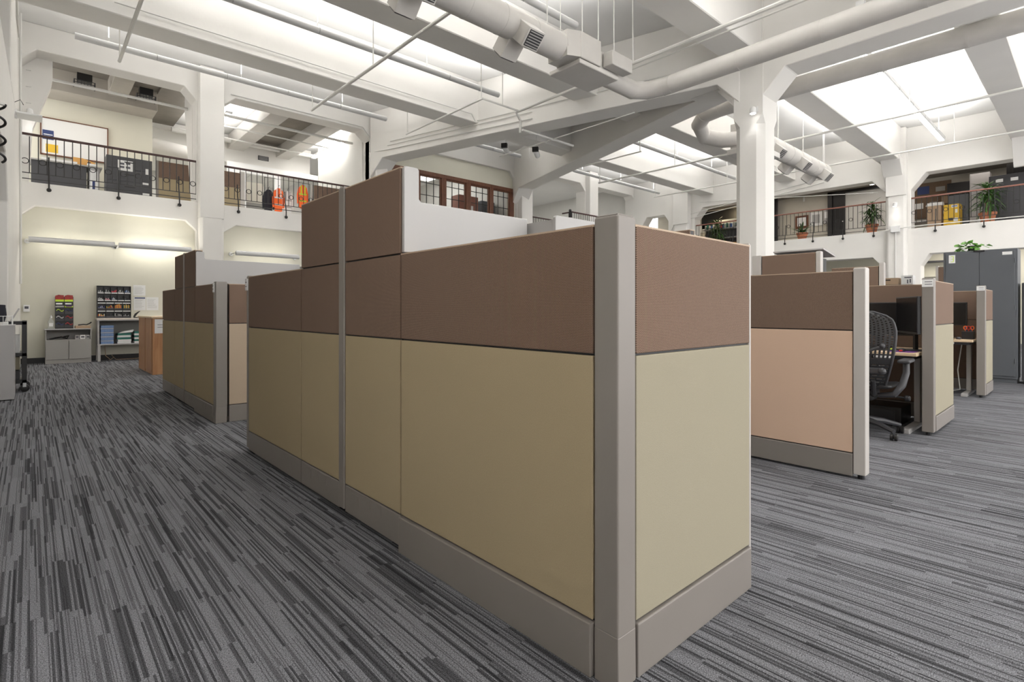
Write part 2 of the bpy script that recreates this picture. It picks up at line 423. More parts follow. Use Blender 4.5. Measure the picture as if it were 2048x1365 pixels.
# coffers over the left gallery
struct('gallery_ceiling_shaded', MB().box(-.1, 15.0, 6.86, 2.9, 17.5, 6.9).box(5.35, 15.0, 6.80, 6.4, 19.3, 6.9).box(2.5, 15, 6.80, 3.3, 19.3, 6.9), 'galceil')  # dark sheets stand for shade in the unlit coffers
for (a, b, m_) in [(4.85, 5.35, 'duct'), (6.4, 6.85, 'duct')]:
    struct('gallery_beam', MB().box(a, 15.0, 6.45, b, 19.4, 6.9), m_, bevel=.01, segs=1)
struct('gallery_beam', MB().box(-.1, 16.7, 6.35, 2.5, 17.5, 6.9).box(1.45, 15.0, 6.5, 1.85, 16.8, 6.9), 'beamshaded', bevel=.01, segs=1)
for (x, t_) in [(2.943, 0), (-.14, 1)]:   # haunch of the gallery beam behind each pier
    if t_ == 0:
        P = [(14.9, 3.7), (15.02, 3.7), (15.75, 6.15), (15.75, 6.9), (14.9, 6.9)]
        struct('gallery_haunch', MB().prism(P, lambda y, z: (x, y, z), lambda y, z: (x+.35, y, z)), 'concrete')
    else:
        P = [(-.6, 3.7), (-.02, 3.7), (.04, 4.9), (.33, 5.85), (.36, 6.05), (.36, 6.9), (-.6, 6.9)]
        struct('gallery_haunch', MB().prism(P, lambda x, z: (x, 15.0, z), lambda x, z: (x, 15.3, z)), 'concrete')
# hung ceiling tiles beyond the lintel
for i in range(6):
    for j in range(3):
        struct('ceiling_tile', MB().box(2.55+i*.85, 19.62+j*.9, 6.0, 3.38+i*.85, 20.5+j*.9, 6.03), 'plaster')
# right shaded gallery ceiling
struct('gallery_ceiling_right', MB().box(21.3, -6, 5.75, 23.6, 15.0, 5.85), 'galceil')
struct('ceiling_ground_right', MB().box(21.3, -6, 3.28, 23.6, 15, 3.31), 'cream')

# ================================================================== LAMPS
def uplight(x0, x1, y, label, power, lit=False, z=6.03):
    t = thing('linear_lamp', label, 'lamp', (x0, y, z), 0, 'linear lamps under the ceiling slab')
    L = x1-x0
    n = max(1, round(L/1.3)); s = L/n
    for i in range(n):
        if lit:
            MB().prism([(-.075, .03), (-.075, .10), (.075, .10), (.075, .03), (.06, 0), (-.06, 0)], lambda a, b: (i*s+.01, a, b), lambda a, b: (i*s+s-.01, a, b)).build('housing', 'lampbody', t)
            MB().box(i*s+.05, -.055, -.012, i*s+s-.05, .055, -.001).build('diffuser', 'glow', t)
        else:
            MB().lathe([(.06, i*s+.005), (.06, i*s+s-.005)], (0, 0, .06), 12, 'x').build('housing', 'lampbody', t, smooth='auto')
    for k in range(int(L/2.4)+1):
        MB().tube([(.5+k*2.3, 0, .1), (.5+k*2.3, 0, .885)], .006, 6).build('hanger', 'pipe', t)
    a = area('uplight', ((x0+x1)/2, y, z+.20), (L, .10), power*L/6, (PI, 0, 0))
    if lit: area('downlight', ((x0+x1)/2, y, z-.03), (L, .1), power*L/6*.22, (0, 0, 0))
    return t
U, R = LP['up'], LP['up_right']
uplight(.6, 6.9, 12.5, 'white tubular linear lamp hung nearest the long balcony wall at the left', U*1.05)
uplight(1.0, 8.06, 9.35, 'white tubular linear lamp hung between the first two ceiling beams from the left wall', U)
uplight(.8, 7.1, 6.15, 'linear lamp hung above the big left duct', U*1.3)
uplight(.8, 8.0, 3.0, 'linear lamp hung over the nearest cubicle row', U*1.6)
uplight(.8, 9.0, -.2, 'linear lamp hung over the camera position', U*1.3)
uplight(.8, 9.0, -3.4, 'linear lamp hung behind the camera position', U)
uplight(9.4, 11.8, 12.6, 'short linear lamp in the wedge between the two forked girders', U*.8)
uplight(11.8, 19.7, 3.05, 'brightly lit linear lamp with glowing lenses in the right bay', R, lit=True)
uplight(11.6, 19.8, 5.08, 'linear lamp tucked behind the beam that starts at the white column', R*1.1, z=6.25)
uplight(12.9, 19.8, 9.25, 'unlit-looking linear lamp in the right bay behind the round air duct', R*.8)
uplight(14.4, 19.9, 12.6, 'farthest linear lamp of the right bay by the far corner', R*.8)
uplight(11.8, 19.7, -.3, 'linear lamp in the right bay beyond the right frame edge', R, lit=True)
uplight(11.8, 19.7, -3.4, 'linear lamp in the right bay rearmost', R)

def walllamp(x0, x1, label, power, lit=True):
    t = thing('wall_lamp', label, 'lamp', (x0, 14.28, 2.5), 0, 'tube wall lamps under the balcony')
    L = x1-x0
    MB().tube([(0, 0, 0), (L, 0, 0)], .052, 14).build('shade', 'lampbody', t, smooth='auto')
    MB().box(.03, .02, .035, L-.03, .055, .062).build('tube', 'glowsoft' if lit else 'lampbody', t)
    for x in (-.02, L+.02): 
        MB().tube([(x, .36, 0), (x, 0, 0)], .012, 6).lathe([(.05, .34), (.05, .375)], (x, 0, 0), 10, 'y').build('bracket', 'whitep', t)
    MB().tube([(0, -.0, .058), (L, 0, .058)], .006, 5).build('wire', 'lampbody', t)
    area('wall_wash', ((x0+x1)/2, 14.40, 2.5), (L*.8, .05), power, (math.radians(70), 0, PI), (1, .96, .86))
    area('wall_wash', ((x0+x1)/2, 14.36, 2.58), (L*.8, .05), power*.6, (math.radians(140), 0, PI), (1, .96, .86))
walllamp(-.02, 1.36, 'tube wall lamp over the grey supply cabinet, leftmost of the three', 5.5, False)
walllamp(1.43, 2.80, 'tube wall lamp with the bright glow, above the pigeonhole organizer', 14)
walllamp(3.76, 5.30, 'tube wall lamp beyond the pilaster, over the far white partition', 2.5)

def spot(loc, label, rz=0, d=(.0, -.12)):
    t = thing('spotlight', label, 'lamp', loc, rz, 'small round spotlights')
    MB().box(-.04, 0, -.05, .04, .03, .05).build('mount', 'whitep', t)
    MB().lathe([(.03, .02), (.05, 0), (.06, -.09), (.055, -.1)], (0, -.1, 0), 12).build('head', 'whitep', t, smooth='auto')
    MB().lathe([(.048, 0), (.048, -.006)], (0, -.1, -.1), 12).build('lens', 'glow', t)
    MB().tube([(0, 0, 0), (0, -.06, 0)], .012, 6).build('arm', 'whitep', t)
    l = bpy.data.lights.new('spot_light', 'SPOT'); l.energy = 3; l.spot_size = 1.6; l.spot_blend = .7; l.shadow_soft_size = .05
    o = bpy.data.objects.new('spot_light', l); C.objects.link(o); o.parent = t; o.location = (0, -.1, -.13)
spot((.0, 14.97, 5.25), 'small round spotlight on the left corner pier below the balcony arch')
spot((10.08, 4.32, 4.86), 'round spotlight on the head of the free-standing white column', PI*-.5)
spot((20.52, 4.35, 4.50), 'round spotlight on the right wall pilaster between two balconies', PI*-.5)

# ceiling fixtures over the left gallery
for (x, y, ang, lab) in [(7.35, 17.3, 0, 'linear fluorescent lamp under the right bright coffer of the left gallery'), (4.0, 17.0, 0, 'linear fluorescent lamp under the left bright coffer of the left gallery')]:
    t = thing('gallery_lamp', lab, 'lamp', (x, y, 6.42))
    MB().box(-.08, -1.2, 0, .08, 1.2, .06).build('housing', 'lampbody', t)
    MB().box(-.06, -1.15, -.012, .06, -.03, 0).build('diffuser', 'glow', t); MB().box(-.06, .03, -.012, .06, 1.15, 0).build('diffuser', 'glow', t)
    MB().tube([(0, -.6, .06), (0, -.6, .46)], .008, 6).build('hanger', 'pipe', t)
    area('gallery_up', (x, y, 6.52), (.12, 2.4), LP['gal'], (PI, 0, 0)); area('gallery_down', (x, y, 6.38), (.12, 2.4), LP['gal']*.5, (0, 0, 0))
area('gallery_room', (4.5, 21, 5.9), (2, 1), 30, (0, 0, 0))
area('gallery_room_a', (1.2, 16.2, 6.3), (.8, .3), 9, (0, 0, 0), (1, .9, .75))
area('window_room', (10.6, 18.5, 6.8), (5, 3), 75, (0, 0, 0))
area('far_room', (17, 18.5, 6.8), (5, 3), 60, (0, 0, 0))
area('right_gallery', (22.4, 6.5, 5.7), (.8, 5), 17, (0, 0, 0), (1, .9, .8))
area('right_gallery', (22.4, 1.0, 5.7), (.8, 4), 16, (0, 0, 0), (1, .9, .8))
area('ground_right', (22.4, 2.6, 3.2), (1.4, 2.2), 45, (0, 0, 0), (1, .93, .85))
for i, (x, rz) in enumerate([(.95, 0), (2.15, 0)]):
    t = thing('mesh_heater', ['dark mesh-caged heater under the gallery coffer, left one', 'dark mesh-caged heater under the gallery coffer, right one'][i], 'heater', (x, 16.0, 6.32), 0, 'caged heaters in the left gallery')
    MB().box(-.14, -.1, .12, .14, .1, .30).build('housing', 'black', t)
    mb = MB()
    for k in range(7): mb.box(-.19+k*.06, -.11, 0, -.18+k*.06, -.1, .13)
    for k in range(3): mb.box(-.2, -.11, k*.06, .2, -.1, k*.06+.012)
    mb.box(-.2, -.11, 0, -.19, .11, .13).box(.19, -.11, 0, .2, .11, .13).build('cage', 'dkgrey', t)
    MB().box(-.17, -.08, .01, .17, .08, .06).build('element', 'silver', t)

# ================================================================== PIPES, DUCTS
def pipe(pts, r, label, name='sprinkler_pipe', hang=(), m='pipe', group='ceiling pipes'):
    o = thing(name, label, 'pipe', pts[0], 0, group)
    p0 = Vector(pts[0])
    MB().tube([Vector(p)-p0 for p in pts], r, 8).build('tube', m, o, smooth='auto')
    for h in hang:
        q = Vector(h)-p0
        MB().tube([q, (q.x, q.y, 6.92-p0.z)], .012, 6).build('hanger', 'pipe', o)
    return o
pipe([(1.2, 4, 5.6), (1.2, 11.9, 5.6)], .028, 'sprinkler pipe crossing beams nearest the left side wall', hang=[(1.2, 11.85, 5.6), (1.2, 8.6, 5.6)])
pipe([(4.7, 5.2, 5.6), (4.7, 11.9, 5.6)], .03, 'sprinkler pipe running under beams from the big duct to the left wall', hang=[(4.7, 11.85, 5.6), (4.7, 9.0, 5.6)])
pipe([(7.14, 11.9, 5.6), (7.14, 8.8, 5.6), (8.2, 8.8, 5.6)], .022, 'sprinkler pipe with a right-angle bend left of the forked girder', hang=[(7.14, 11.85, 5.6), (7.14, 8.85, 5.6), (7.7, 8.8, 5.6)])
pipe([(8.15, -5.5, 5.6), (8.15, 5.83, 5.6)], .035, 'thick pipe running over the beam beside the top duct', hang=[(8.15, 5.7, 5.6), (8.15, 3.0, 5.6), (8.15, .2, 5.6)])
pipe([(8.27, -5.5, 5.56), (8.27, 5.83, 5.56)], .015, 'thin conduit paired with the thick pipe by the top duct')
pipe([(8.2, 6.4, 5.6), (8.2, 8.9, 5.6), (8.42, 9.0, 5.5), (8.42, 9.0, 5.2)], .03, 'pipe dropping beside the forked girder behind the duct box')
pipe([(8.35, 8.85, 5.22), (10.1, 8.85, 5.22)], .028, 'short pipe passing under the forked girder')
pipe([(9.35, 6.5, 5.22), (9.35, 10.8, 5.22)], .014, 'thin conduit below the wedge of the forked girders')
pipe([(14.95, -5.5, 5.6), (14.95, 11.9, 5.6)], .03, 'long sprinkler pipe across the middle of the right bay', hang=[(14.95, 11.85, 5.6), (14.95, 8.9, 5.6), (14.95, 5.8, 5.6), (14.95, 2.9, 5.6), (14.95, -.4, 5.6)])
pipe([(18.45, -5.5, 5.6), (18.45, 11.9, 5.6)], .024, 'long sprinkler pipe close to the right balcony wall', hang=[(18.45, 11.85, 5.6), (18.45, 8.9, 5.6), (18.45, 5.8, 5.6), (18.45, 2.6, 5.6), (18.45, -.4, 5.6)])
pipe([(12.85, 8.7, 5.6), (12.85, 11.9, 5.6)], .022, 'short sprinkler pipe right of the forked girder', hang=[(12.85, 8.75, 5.6), (12.85, 11.85, 5.6)])
# conduits along the left face of the V girder
tv = (Vector((7.72, 14.5, 0))-Vector((10.38, 4.70, 0))).normalized(); nv = Vector((-tv.y, tv.x, 0))
def gface(s, z, off=.33): p = Vector((10.38, 4.70, 0)) + tv*s + nv*off; return (p.x, p.y, z)
pipe([gface(1.2, 5.92), gface(9.3, 5.92)], .012, 'upper conduit clipped along the left girder face')
pipe([gface(4.6, 5.82), gface(9.4, 5.82)], .012, 'middle conduit clipped along the left girder face')
pipe([gface(4.6, 5.66), gface(9.4, 5.70), (7.45, 14.46, 5.75), (7.45, 14.46, 6.2), (7.22, 14.46, 6.46), (3.7, 14.46, 6.46)], .014, 'lower conduit bending round the balcony arch')
for (yc, x0, x1, z, n_) in [(10.55, 1.0, 8.2, 6.02, 'first beam from the left wall'), (7.4, 13.6, 18.9, 6.0, 'beam behind the white column')]:
    pipe([(x0, yc, z), (x1, yc, z), (x1+.12, yc, 5.86)], .012, 'thin conduit clipped to the side of the ' + n_)
pipe([(9.85, -5.5, 5.98), (9.85, 4.1, 5.98), (9.85, 9.5, 5.98)], .012, 'thin conduit above the long duct by the girder')
t = thing('junction_box', 'white square junction box on the conduit above the long duct', 'box', (9.85, 2.55, 5.98))
MB().box(-.05, -.06, -.06, .05, .06, .06).build('cover', 'whitep', t, bevel=.008); MB().tube([(0,0,.06), (0,0,.9)], .006, 6).build('hanger', 'pipe', t)
# right wall conduits
pipe([(20.76, 4.9, 4.98), (20.76, 11.2, 5.62)], .012, 'slanting cable above the right balcony opening', m='pipe')
pipe([(20.5, 4.35, 3.6), (20.5, 4.35, 1.7)], .018, 'conduit dropping down the right wall pilaster from a white box')
t = thing('junction_box', 'white junction box on the right pilaster at balcony ledge level', 'box', (20.48, 4.35, 3.68)); MB().box(-.05, -.12, -.1, .05, .12, .1).build('cover', 'whitep', t, bevel=.008)
pipe([(20.5, 4.9, 3.62), (20.5, 4.35, 3.70), (20.5, 3.6, 3.72), (20.7, -3, 3.72)], .014, 'cable running along the ledge under the right balcony')
pipe([(20.76, 12.5, 2.5), (20.76, 12.5, 4.6), (20.76, 12.2, 5.1), (20.76, 6.5, 5.75)], .014, 'conduit curving down the right wall in the far corner')
pipe([(20.76, 12.1, 2.5), (20.76, 12.1, 4.5), (20.76, 11.8, 4.95), (20.76, 6.5, 5.60)], .014, 'inner conduit curving down the right wall in the far corner')
# corner conduit and side wall clutter at left
pipe([(SX(13.9)+.03, 13.9, 6.8), (SX(13.9)+.03, 13.9, 1.6)], .02, 'vertical conduit in the left corner down to the thermostat')
pipe([(SX(12)+.04, 13.8, 6.3), (SX(12)+.04, 12, 6.3), (SX(12)+.04, 12, 6.8)], .02, 'pipe bending around the upper left corner')

def duct(pts, r, label, seams=True):
    o = thing('air_duct', label, 'duct', pts[0])
    p0 = Vector(pts[0]); q = [Vector(p)-p0 for p in pts]
    MB().tube(q, r, 24).build('duct_shell', 'duct', o, smooth='auto')
    for a, b in zip(q[:-1], q[1:]):
        L = (b-a).length; t = (b-a).normalized()
        if L < 1.0: 
            MB().tube([a-t*.012, a+t*.012], r*1.02, 24).build('seam', 'duct', o, smooth='auto'); continue
        for k in range(int(L/1.2)+1):
            c = a + t*(k*1.2+.05)
            MB().tube([c-t*.015, c+t*.015], r*1.025, 24).build('seam', 'duct', o, smooth='auto')
    return o
Z5 = 5.63
duct([(8.37, -5.8, 5.08), (8.37, 5.2, 5.08), (8.30, 5.48, 5.08), (8.08, 5.66, 5.08), (7.28, 5.68, 5.10)], .155, 'long round duct running over the partitions along the left side of the main girder')
duct([(11.5, -5.8, Z5), (11.5, 5.7, Z5), (11.55, 6.1, 5.60), (11.75, 6.35, 5.50), (12.1, 6.4, 5.3), (12.4, 6.1, 5.2), (12.7, 5.6, 5.2)], .18, 'long round duct on the right side of the main girder, hooking behind the column')
def diffuser(t, x, side):
    # short square branch pointing 45 degrees down, side -1 towards -Y
    d = Vector((0, side, -.95)).normalized(); c = Vector((x, 0, 0)) + d*.27
    rot = Vector((0, 0, -1)).rotation_difference(d).to_matrix()
    b = MB().obox(c, (.30, .27, .33), rot).build('branch_box', 'duct', t, bevel=.006, segs=1)
    f = c + d*.17
    MB().obox(f, (.25, .22, .012), rot).build('grille', 'dkgrey', b)
    mb = MB()
    for k in range(6): mb.obox(f + rot @ Vector((0, -.09+k*.036, -.012)), (.24, .012, .01), rot)
    mb.build('grille_slats', 'silver', b)
def big_duct(x0, x1, y, z, r, label, xs):
    t = thing('air_duct', label, 'duct', (0, y, z))
    MB().tube([(x0, 0, 0), (x1, 0, 0)], r, 28).build('duct_shell', 'duct', t, smooth='auto')
    x = x0+.3
    while x < x1: MB().tube([(x-.012, 0, 0), (x+.012, 0, 0)], r*1.02, 28).build('seam', 'duct', t, smooth='auto'); x += .6
    for q in xs:
        for s in (-1, 1): diffuser(t, q, s)
    for q in xs: MB().tube([(q+.6, 0, r), (q+.6, 0, 6.92-z)], .01, 6).build('hanger', 'pipe', t)
big_duct(1.0, 6.10, 5.65, 5.20, .21, 'fat round duct with square side grilles at top centre left of the box plenum', (1.8, 3.5, 5.25))
big_duct(13.2, 17.5, 5.5, 5.2, .23, 'fat round duct with square side grilles at right of the white column', (13.6, 15.3, 17.0))
t = thing('air_handler', 'boxy painted plenum unit hung at top centre joining two ducts', 'plenum', (0, 0, 0))
for (a, b_, c_, d, e, f, nm) in [(6.34, 5.39, 5.03, 6.84, 5.92, 5.44, 'inlet_box'), (6.84, 5.46, 5.0, 7.3, 5.88, 5.34, 'middle_box'), (6.30, 5.38, 4.93, 7.28, 6.04, 5.0, 'base_pan'), (6.94, 5.24, 5.06, 7.48, 5.44, 5.29, 'control_box')]:
    MB().box(a, b_, c_, d, e, f).build(nm, 'duct', t, bevel=.01, segs=1)
MB().prism([(6.08, -.2, -.2), (6.08, .2, -.2), (6.08, .2, .2), (6.08, -.2, .2)], lambda x, y, z: (x, 5.65+y, 5.2+z), lambda x, y, z: (6.35, 5.65+y*1.25, 5.24+z)).build('transition', 'duct', t)
for (x, y) in [(6.4, 5.42), (6.8, 5.42), (6.4, 5.88), (7.05, 5.3)]: MB().tube([(x, y, 5.28), (x, y, 6.92)], .008, 6).build('hanger_rod', 'pipe', t)
t = thing('air_handler', 'boxy painted plenum unit just behind the white column', 'plenum', (0, 5.6, 5.2))
MB().box(12.5, -.35, -.32, 13.3, .35, .36).build('inlet_box', 'duct', t, bevel=.01, segs=1)
MB().box(12.2, -.45, -.45, 13.4, .3, -.32).build('base_pan', 'duct', t, bevel=.01, segs=1)

# spot heads on a track in the wedge
for i, (x, y, z) in enumerate([(9.75, 11.0, 5.55), (10.15, 10.2, 5.35)]):
    t = thing('track_spotlight', ['black track spotlight under the girder wedge, left one', 'black track spotlight under the girder wedge, right one'][i], 'lamp', (x, y, z), .6, 'black spotlights in the girder wedge')
    MB().tube([(-.14, 0, 0), (.14, 0, -.05)], .07, 10).build('head', 'whitep', t, smooth='auto')
    MB().box(-.22, -.08, -.02, -.12, .08, .10).box(-.1, -.02, .05, .12, .02, .1).build('yoke', 'black', t)
    MB().tube([(0, 0, .08), (0, 0, 6.92-z)], .01, 6).build('stem', 'pipe', t)

# ================================================================== RAILINGS
base_bal = MB().tube([(0, 0, .13), (0, 0, .96)], .009, 6)
ring_pts = [(.055*math.cos(a*PI/6), 0, .055*math.sin(a*PI/6)) for a in range(12)]
def railing(loc, rz, L, label, m='rail', bx=(), h=.97, sp=.132, ringz=.42, rings=2):
    t = thing('balcony_railing', label, 'railing', loc, rz, 'iron balcony railings')
    MB().box(0, -.028, h-.03, L, .028, h+.015).build('handrail', m, t, bevel=.01)
    MB().box(0, -.010, .175, L, .010, .19).build('lower_rail', 'black', t)
    MB().box(0, -.010, .055, L, .010, .07).build('lower_rail', 'black', t)
    n = int(L/sp); first = None; fr = None
    for i in range(n+1):
        x = i*L/n
        if first is None:
            first = MB().tube([(0, 0, .18), (0, 0, h)], .0085, 6).build('baluster', 'black', t)
            first.location.x = x
        else: inst(first, t, (x, 0, 0))
        if i < n and i % rings == 0:
            loc_ = (x+L/n/2, 0, ringz)
            if fr is None:
                fr = MB().tube(ring_pts, .008, 5, closed=True).build('ring', 'black', t); fr.location = loc_
            else: inst(fr, t, loc_)
    fb = None
    for x in bx:
        if fb is None:
            fb = MB().tube([(0, 0, .55), (0, -.02, .25), (0, -.07, .15), (0, -.10, .0), (0, -.10, -.10)], .014, 6).sphere((0, -.10, -.14), .042).build('bracket', 'black', t, smooth='auto')
            fb.location.x = x
        else: inst(fb, t, (x, 0, 0))
    return t
LY = 14.52
railing((-.14, LY, LEDGE), 0, 3.09, 'dark iron balcony railing in the leftmost arch, before the whiteboard', bx=(.43, 1.58, 2.73))
railing((3.53, LY, LEDGE), 0, 3.97, 'dark iron balcony railing in the second arch, before the orange jackets', bx=(.33, 1.49, 2.65, 3.75))
railing((14.0, LY, LEDGE), 0, 3.3, 'dark iron railing in the far arch beside the right corner', bx=(.5, 1.6, 2.7))
railing((20.83, 4.0, LEDGE), -PI/2, 7.0, 'red-capped balcony railing at the far right, before the yellow cabinet', 'railr', bx=(.62, 1.75, 2.9, 4.0, 5.2, 6.3), rings=3, ringz=.5)
railing((20.83, 11.4, LEDGE), -PI/2, 6.72, 'red-capped balcony railing right of the white column, before the dark doorway', 'railr', bx=(.5, 1.6, 2.7, 3.6, 4.55, 5.5, 6.4), rings=3, ringz=.5)
# small landing with its own rail in the far left wall
t = thing('landing_balcony', 'small projecting landing with dark railing beyond the white storage unit', 'balcony', (15.9, 14.0, 4.4))
MB().box(0, 0, -.1, 2.2, .5, 0).build('slab', 'concrete', t)
MB().box(-.03, -.03, .55, 2.23, .02, .6).box(2.18, 0, .55, 2.23, .5, .6).box(-.03, 0, .55, .02, .5, .6).build('handrail', 'rail', t)
fb = None
for i in range(17):
    x = .01+i*.135
    if fb is None: fb = MB().tube([(0, 0, 0), (0, 0, .56)], .009, 5).build('baluster', 'black', t); fb.location.x = x
    else: inst(fb, t, (x, 0, 0))
MB().sphere((-.1, 0, .62), .06).box(-.15, -.04, .35, -.05, .04, .56).build('lamp_bracket', 'black', t)

# ================================================================== PARTITIONS
KZ, TZ, BZ, TOPZ = .165, .965, 1.355, 1.752
def partition(label, x, y, axis, L, tall=False, lo='tan', lo_back=None, outlets=(), kick=0.0, kick_bot=.02, group='cubicle partition panels', capm='cap', ends=(0, 0), brown='brown'):
    """panel run: local +x along the run; visible face is local y = 0 (front), body behind at +y"""
    rz = 0 if axis == 'X' else PI/2
    t = thing('cubicle_partition', label, 'partition', (x, y, 0), rz, group)
    th = .075; s = 1 if axis == 'X' else -1       # for Y runs the body lies towards world +X = local -y
    top = TOPZ if tall else BZ
    def bx(x0, y0, z0, x1, y1, z1): return MB().box(x0, s*y0, z0, x1, s*y1, z1)
    bx(.004, .012, .05, L-.004, th-.012, top-.004).build('frame', 'blackpl', t)
    g = .0035
    for side in (0, 1):
        a, b_ = (0, .014) if side == 0 else (th-.014, th)
        bx(g, a, KZ+g, L-g, b_, TZ-g).build('tan_tile', lo if side == 0 else (lo_back or lo), t, bevel=.003)
        bx(g, a, TZ+g, L-g, b_, BZ-g).build('brown_tile', brown, t, bevel=.003)
        if tall: bx(g, a, BZ+g, L-g, b_, top-g).build('brown_tile', brown, t, bevel=.003)
        k0, k1 = (-kick, .016) if side == 0 else (th-.016, th+kick)
        bx(g*.5, k0, kick_bot, L-g*.5, k1, KZ-g).build('base_cover', 'trim', t, bevel=.004)
        if side == 0:
            for (ox, oz) in outlets:
                bx(ox, -kick-.002, oz, ox+.085, -kick, oz+.055).build('outlet_cover', 'trim', t, bevel=.001, segs=1)
    bx(0, .001, top-.006, L, th-.001, top+.001).build('top_trim', capm, t)
    return t
def post(label, x, y, h=1.37, w=.085, d=.085, m='trim', kick=False):
    t = thing('partition_post', label, 'post', (x, y, 0), 0, 'taupe metal partition posts')
    MB().box(0, 0, .03 if not kick else .15, w, d, h).build('shaft', m, t, bevel=.006, segs=3)
    if kick: MB().prism([(0, 0), (w, 0), (w, d), (0, d)], lambda a, b: (a-.004, b-.004, .0), lambda a, b: (a, b, .155)).build('foot', m, t, bevel=.004)
    else: MB().tube([(w/2, d/2, 0), (w/2, d/2, .03)], .02, 10).build('foot', 'blackpl', t)
    MB().box(.004, .004, h-.001, w-.004, d-.004, h+.004).build('cap', m, t, bevel=.002)
    return t
AX = 1.25
OUT = [(.07, .085), (.17, .10), (.27, .10)]
post('near corner post of the big island, closest to the viewer', AX, .925, 1.375, .088, .088, kick=True)
partition('longest near tan and brown partition, from the near corner post to the tall section', AX, 1.015, 'Y', 1.118, kick=.014, kick_bot=.0)
partition('narrow tall partition next to the longest near panel, up to the slim post', AX, 2.135, 'Y', .575, tall=True, outlets=[(.18, .10), (.29, .10), (.41, .085)])
post('slim tall post dividing the two tall partitions of the near island', AX-.006, 2.712, 1.76, .09, .065)
partition('tall partition just beyond the slim post, the farther of the near pair', AX, 2.78, 'Y', .55, tall=True, outlets=[(.17, .10), (.28, .10), (.39, .085)])
partition('low partition at the far end of the near island, before the aisle gap', AX, 3.333, 'Y', 1.07)
post('far end post of the near island with a small name sticker', AX, 4.405, 1.36, .085, .05)
partition('end partition facing right of the near corner post, tan tile coloured as lit', 1.341, .928, 'X', .775, lo='tanl', kick=.008, kick_bot=.0)
t = post('thin light edge strip closing the right side of the near end partition', 2.118, .93, 1.362, .016, .08, m='trimlt')
# far island in the same line
FX = 1.33
post('corner post of the far island at the aisle gap', FX, 5.72, 1.37, .10, .10, kick=True)
partition('low partition of the far island nearest its corner post', FX, 5.82, 'Y', .78, kick=.01, kick_bot=0., outlets=[(.25, .09), (.36, .09)])
partition('tall partition of the far island beside the white storage side', FX, 6.605, 'Y', .52, tall=True, outlets=[(.15, .09), (.26, .09)])
post('slim tall post in the far island', FX-.005, 7.128, 1.76, .09, .05)
partition('tall partition of the far island beyond its slim post', FX, 7.18, 'Y', .50, tall=True)
partition('low partition at the very far end of the far island', FX, 7.685, 'Y', .82, outlets=[(.2, .09)])
partition('end partition of the far island facing the aisle gap, rose tan tile', FX+.115, 5.725, 'X', .75, lo='peach', kick=.008, kick_bot=0.)
# row B
post('end post of the freestanding partition right of the near island', 3.965, 1.0, 1.37, .085, .07, m='trimlt')
partition('partition with rose tan tile standing alone right of the near island', 3.97, 1.072, 'Y', 1.15, lo='peachlit', kick_bot=.015, kick=.006)
partition('tall partition peeping over the near corner, behind the end partition', 3.97, 2.225, 'Y', .62, tall=True, lo='peach')
post('pale end cap of the tall partition peeping over the near corner', 3.965, 2.85, 1.76, .085, .05, m='trimlt')
# row C
CX_ = 5.80
post('wide post at the mouth of the cubicle with the mesh chair, name strip on top', CX_, .955, 1.375, .085, .085, kick=False)
partition('end partition right of the mesh chair cubicle post, tan tile coloured as lit', CX_+.09, .957, 'X', .86, lo='tanl', kick_bot=.03, kick=.006)
partition('back partition behind the monitor in the mesh chair cubicle', 6.62, 1.05, 'Y', 1.05, lo='brown', lo_back='tan')
partition('tall partition above the mesh chair cubicle, nearer half', 6.60, 2.15, 'Y', .60, tall=True)
post('pale end cap right of the tall partition above the mesh chair cubicle', 6.60, 2.10, 1.76, .085, .05, m='trimlt')
post('pale end cap left of the tall partition above the mesh chair cubicle', 6.60, 2.76, 1.76, .085, .11, m='trimlt')
partition('low back partition of the cubicle row beyond the tall section', 6.60, 2.88, 'Y', 1.7, lo='tan')
# row D
post('wide post at the mouth of the farther cubicle with the red scissors', 8.79, .94, 1.40, .085, .085)
partition('end partition of the farther cubicle, next to the tall grey cabinet', 8.88, .942, 'X', .62, lo='tanl', kick_bot=.03, kick=.006)
partition('back partition behind the monitor in the farther cubicle', 9.44, 1.04, 'Y', 1.12, lo='brown', lo_back='tan')
partition('tall partition above the farther cubicle', 9.38, 2.20, 'Y', .63, tall=True)
post('pale end cap of the tall partition above the farther cubicle', 9.38, 2.13, 1.80, .085, .065, m='trimlt')
# name strips on posts
def strip(x0, y0, z0, x1, y1, z1, label):
    t = thing('name_strip', label, 'label', ((x0+x1)/2, (y0+y1)/2, z0), 0, 'name strips on partition posts')
    cx, cy = (x0+x1)/2, (y0+y1)/2
    MB().box(x0-cx, y0-cy, 0, x1-cx, y1-cy, z1-z0).build('card', 'paper', t)
    mb = MB()
    if abs(x1-x0) < abs(y1-y0):
        for k in range(2): mb.box(x0-cx-.001, (y0-cy)*.8, (z1-z0)*(.3+.35*k), x0-cx, (y1-cy)*.5, (z1-z0)*(.38+.35*k))
    mb.build('print', 'ink', t) if mb.v else None
strip(CX_-.004, .958, 1.30, CX_-.001, 1.038, 1.365, 'white name strip atop the post of the mesh chair cubicle')
strip(8.786, .944, 1.34, 8.789, 1.022, 1.395, 'white name strip atop the post of the farther cubicle')
strip(AX-.012, 4.41, 1.25, AX-.001, 4.45, 1.34, 'small grey sticker on the far end post of the near island')
strip(FX-.012, 5.76, 1.27, FX-.002, 5.80, 1.36, 'small grey sticker on the corner post of the far island')

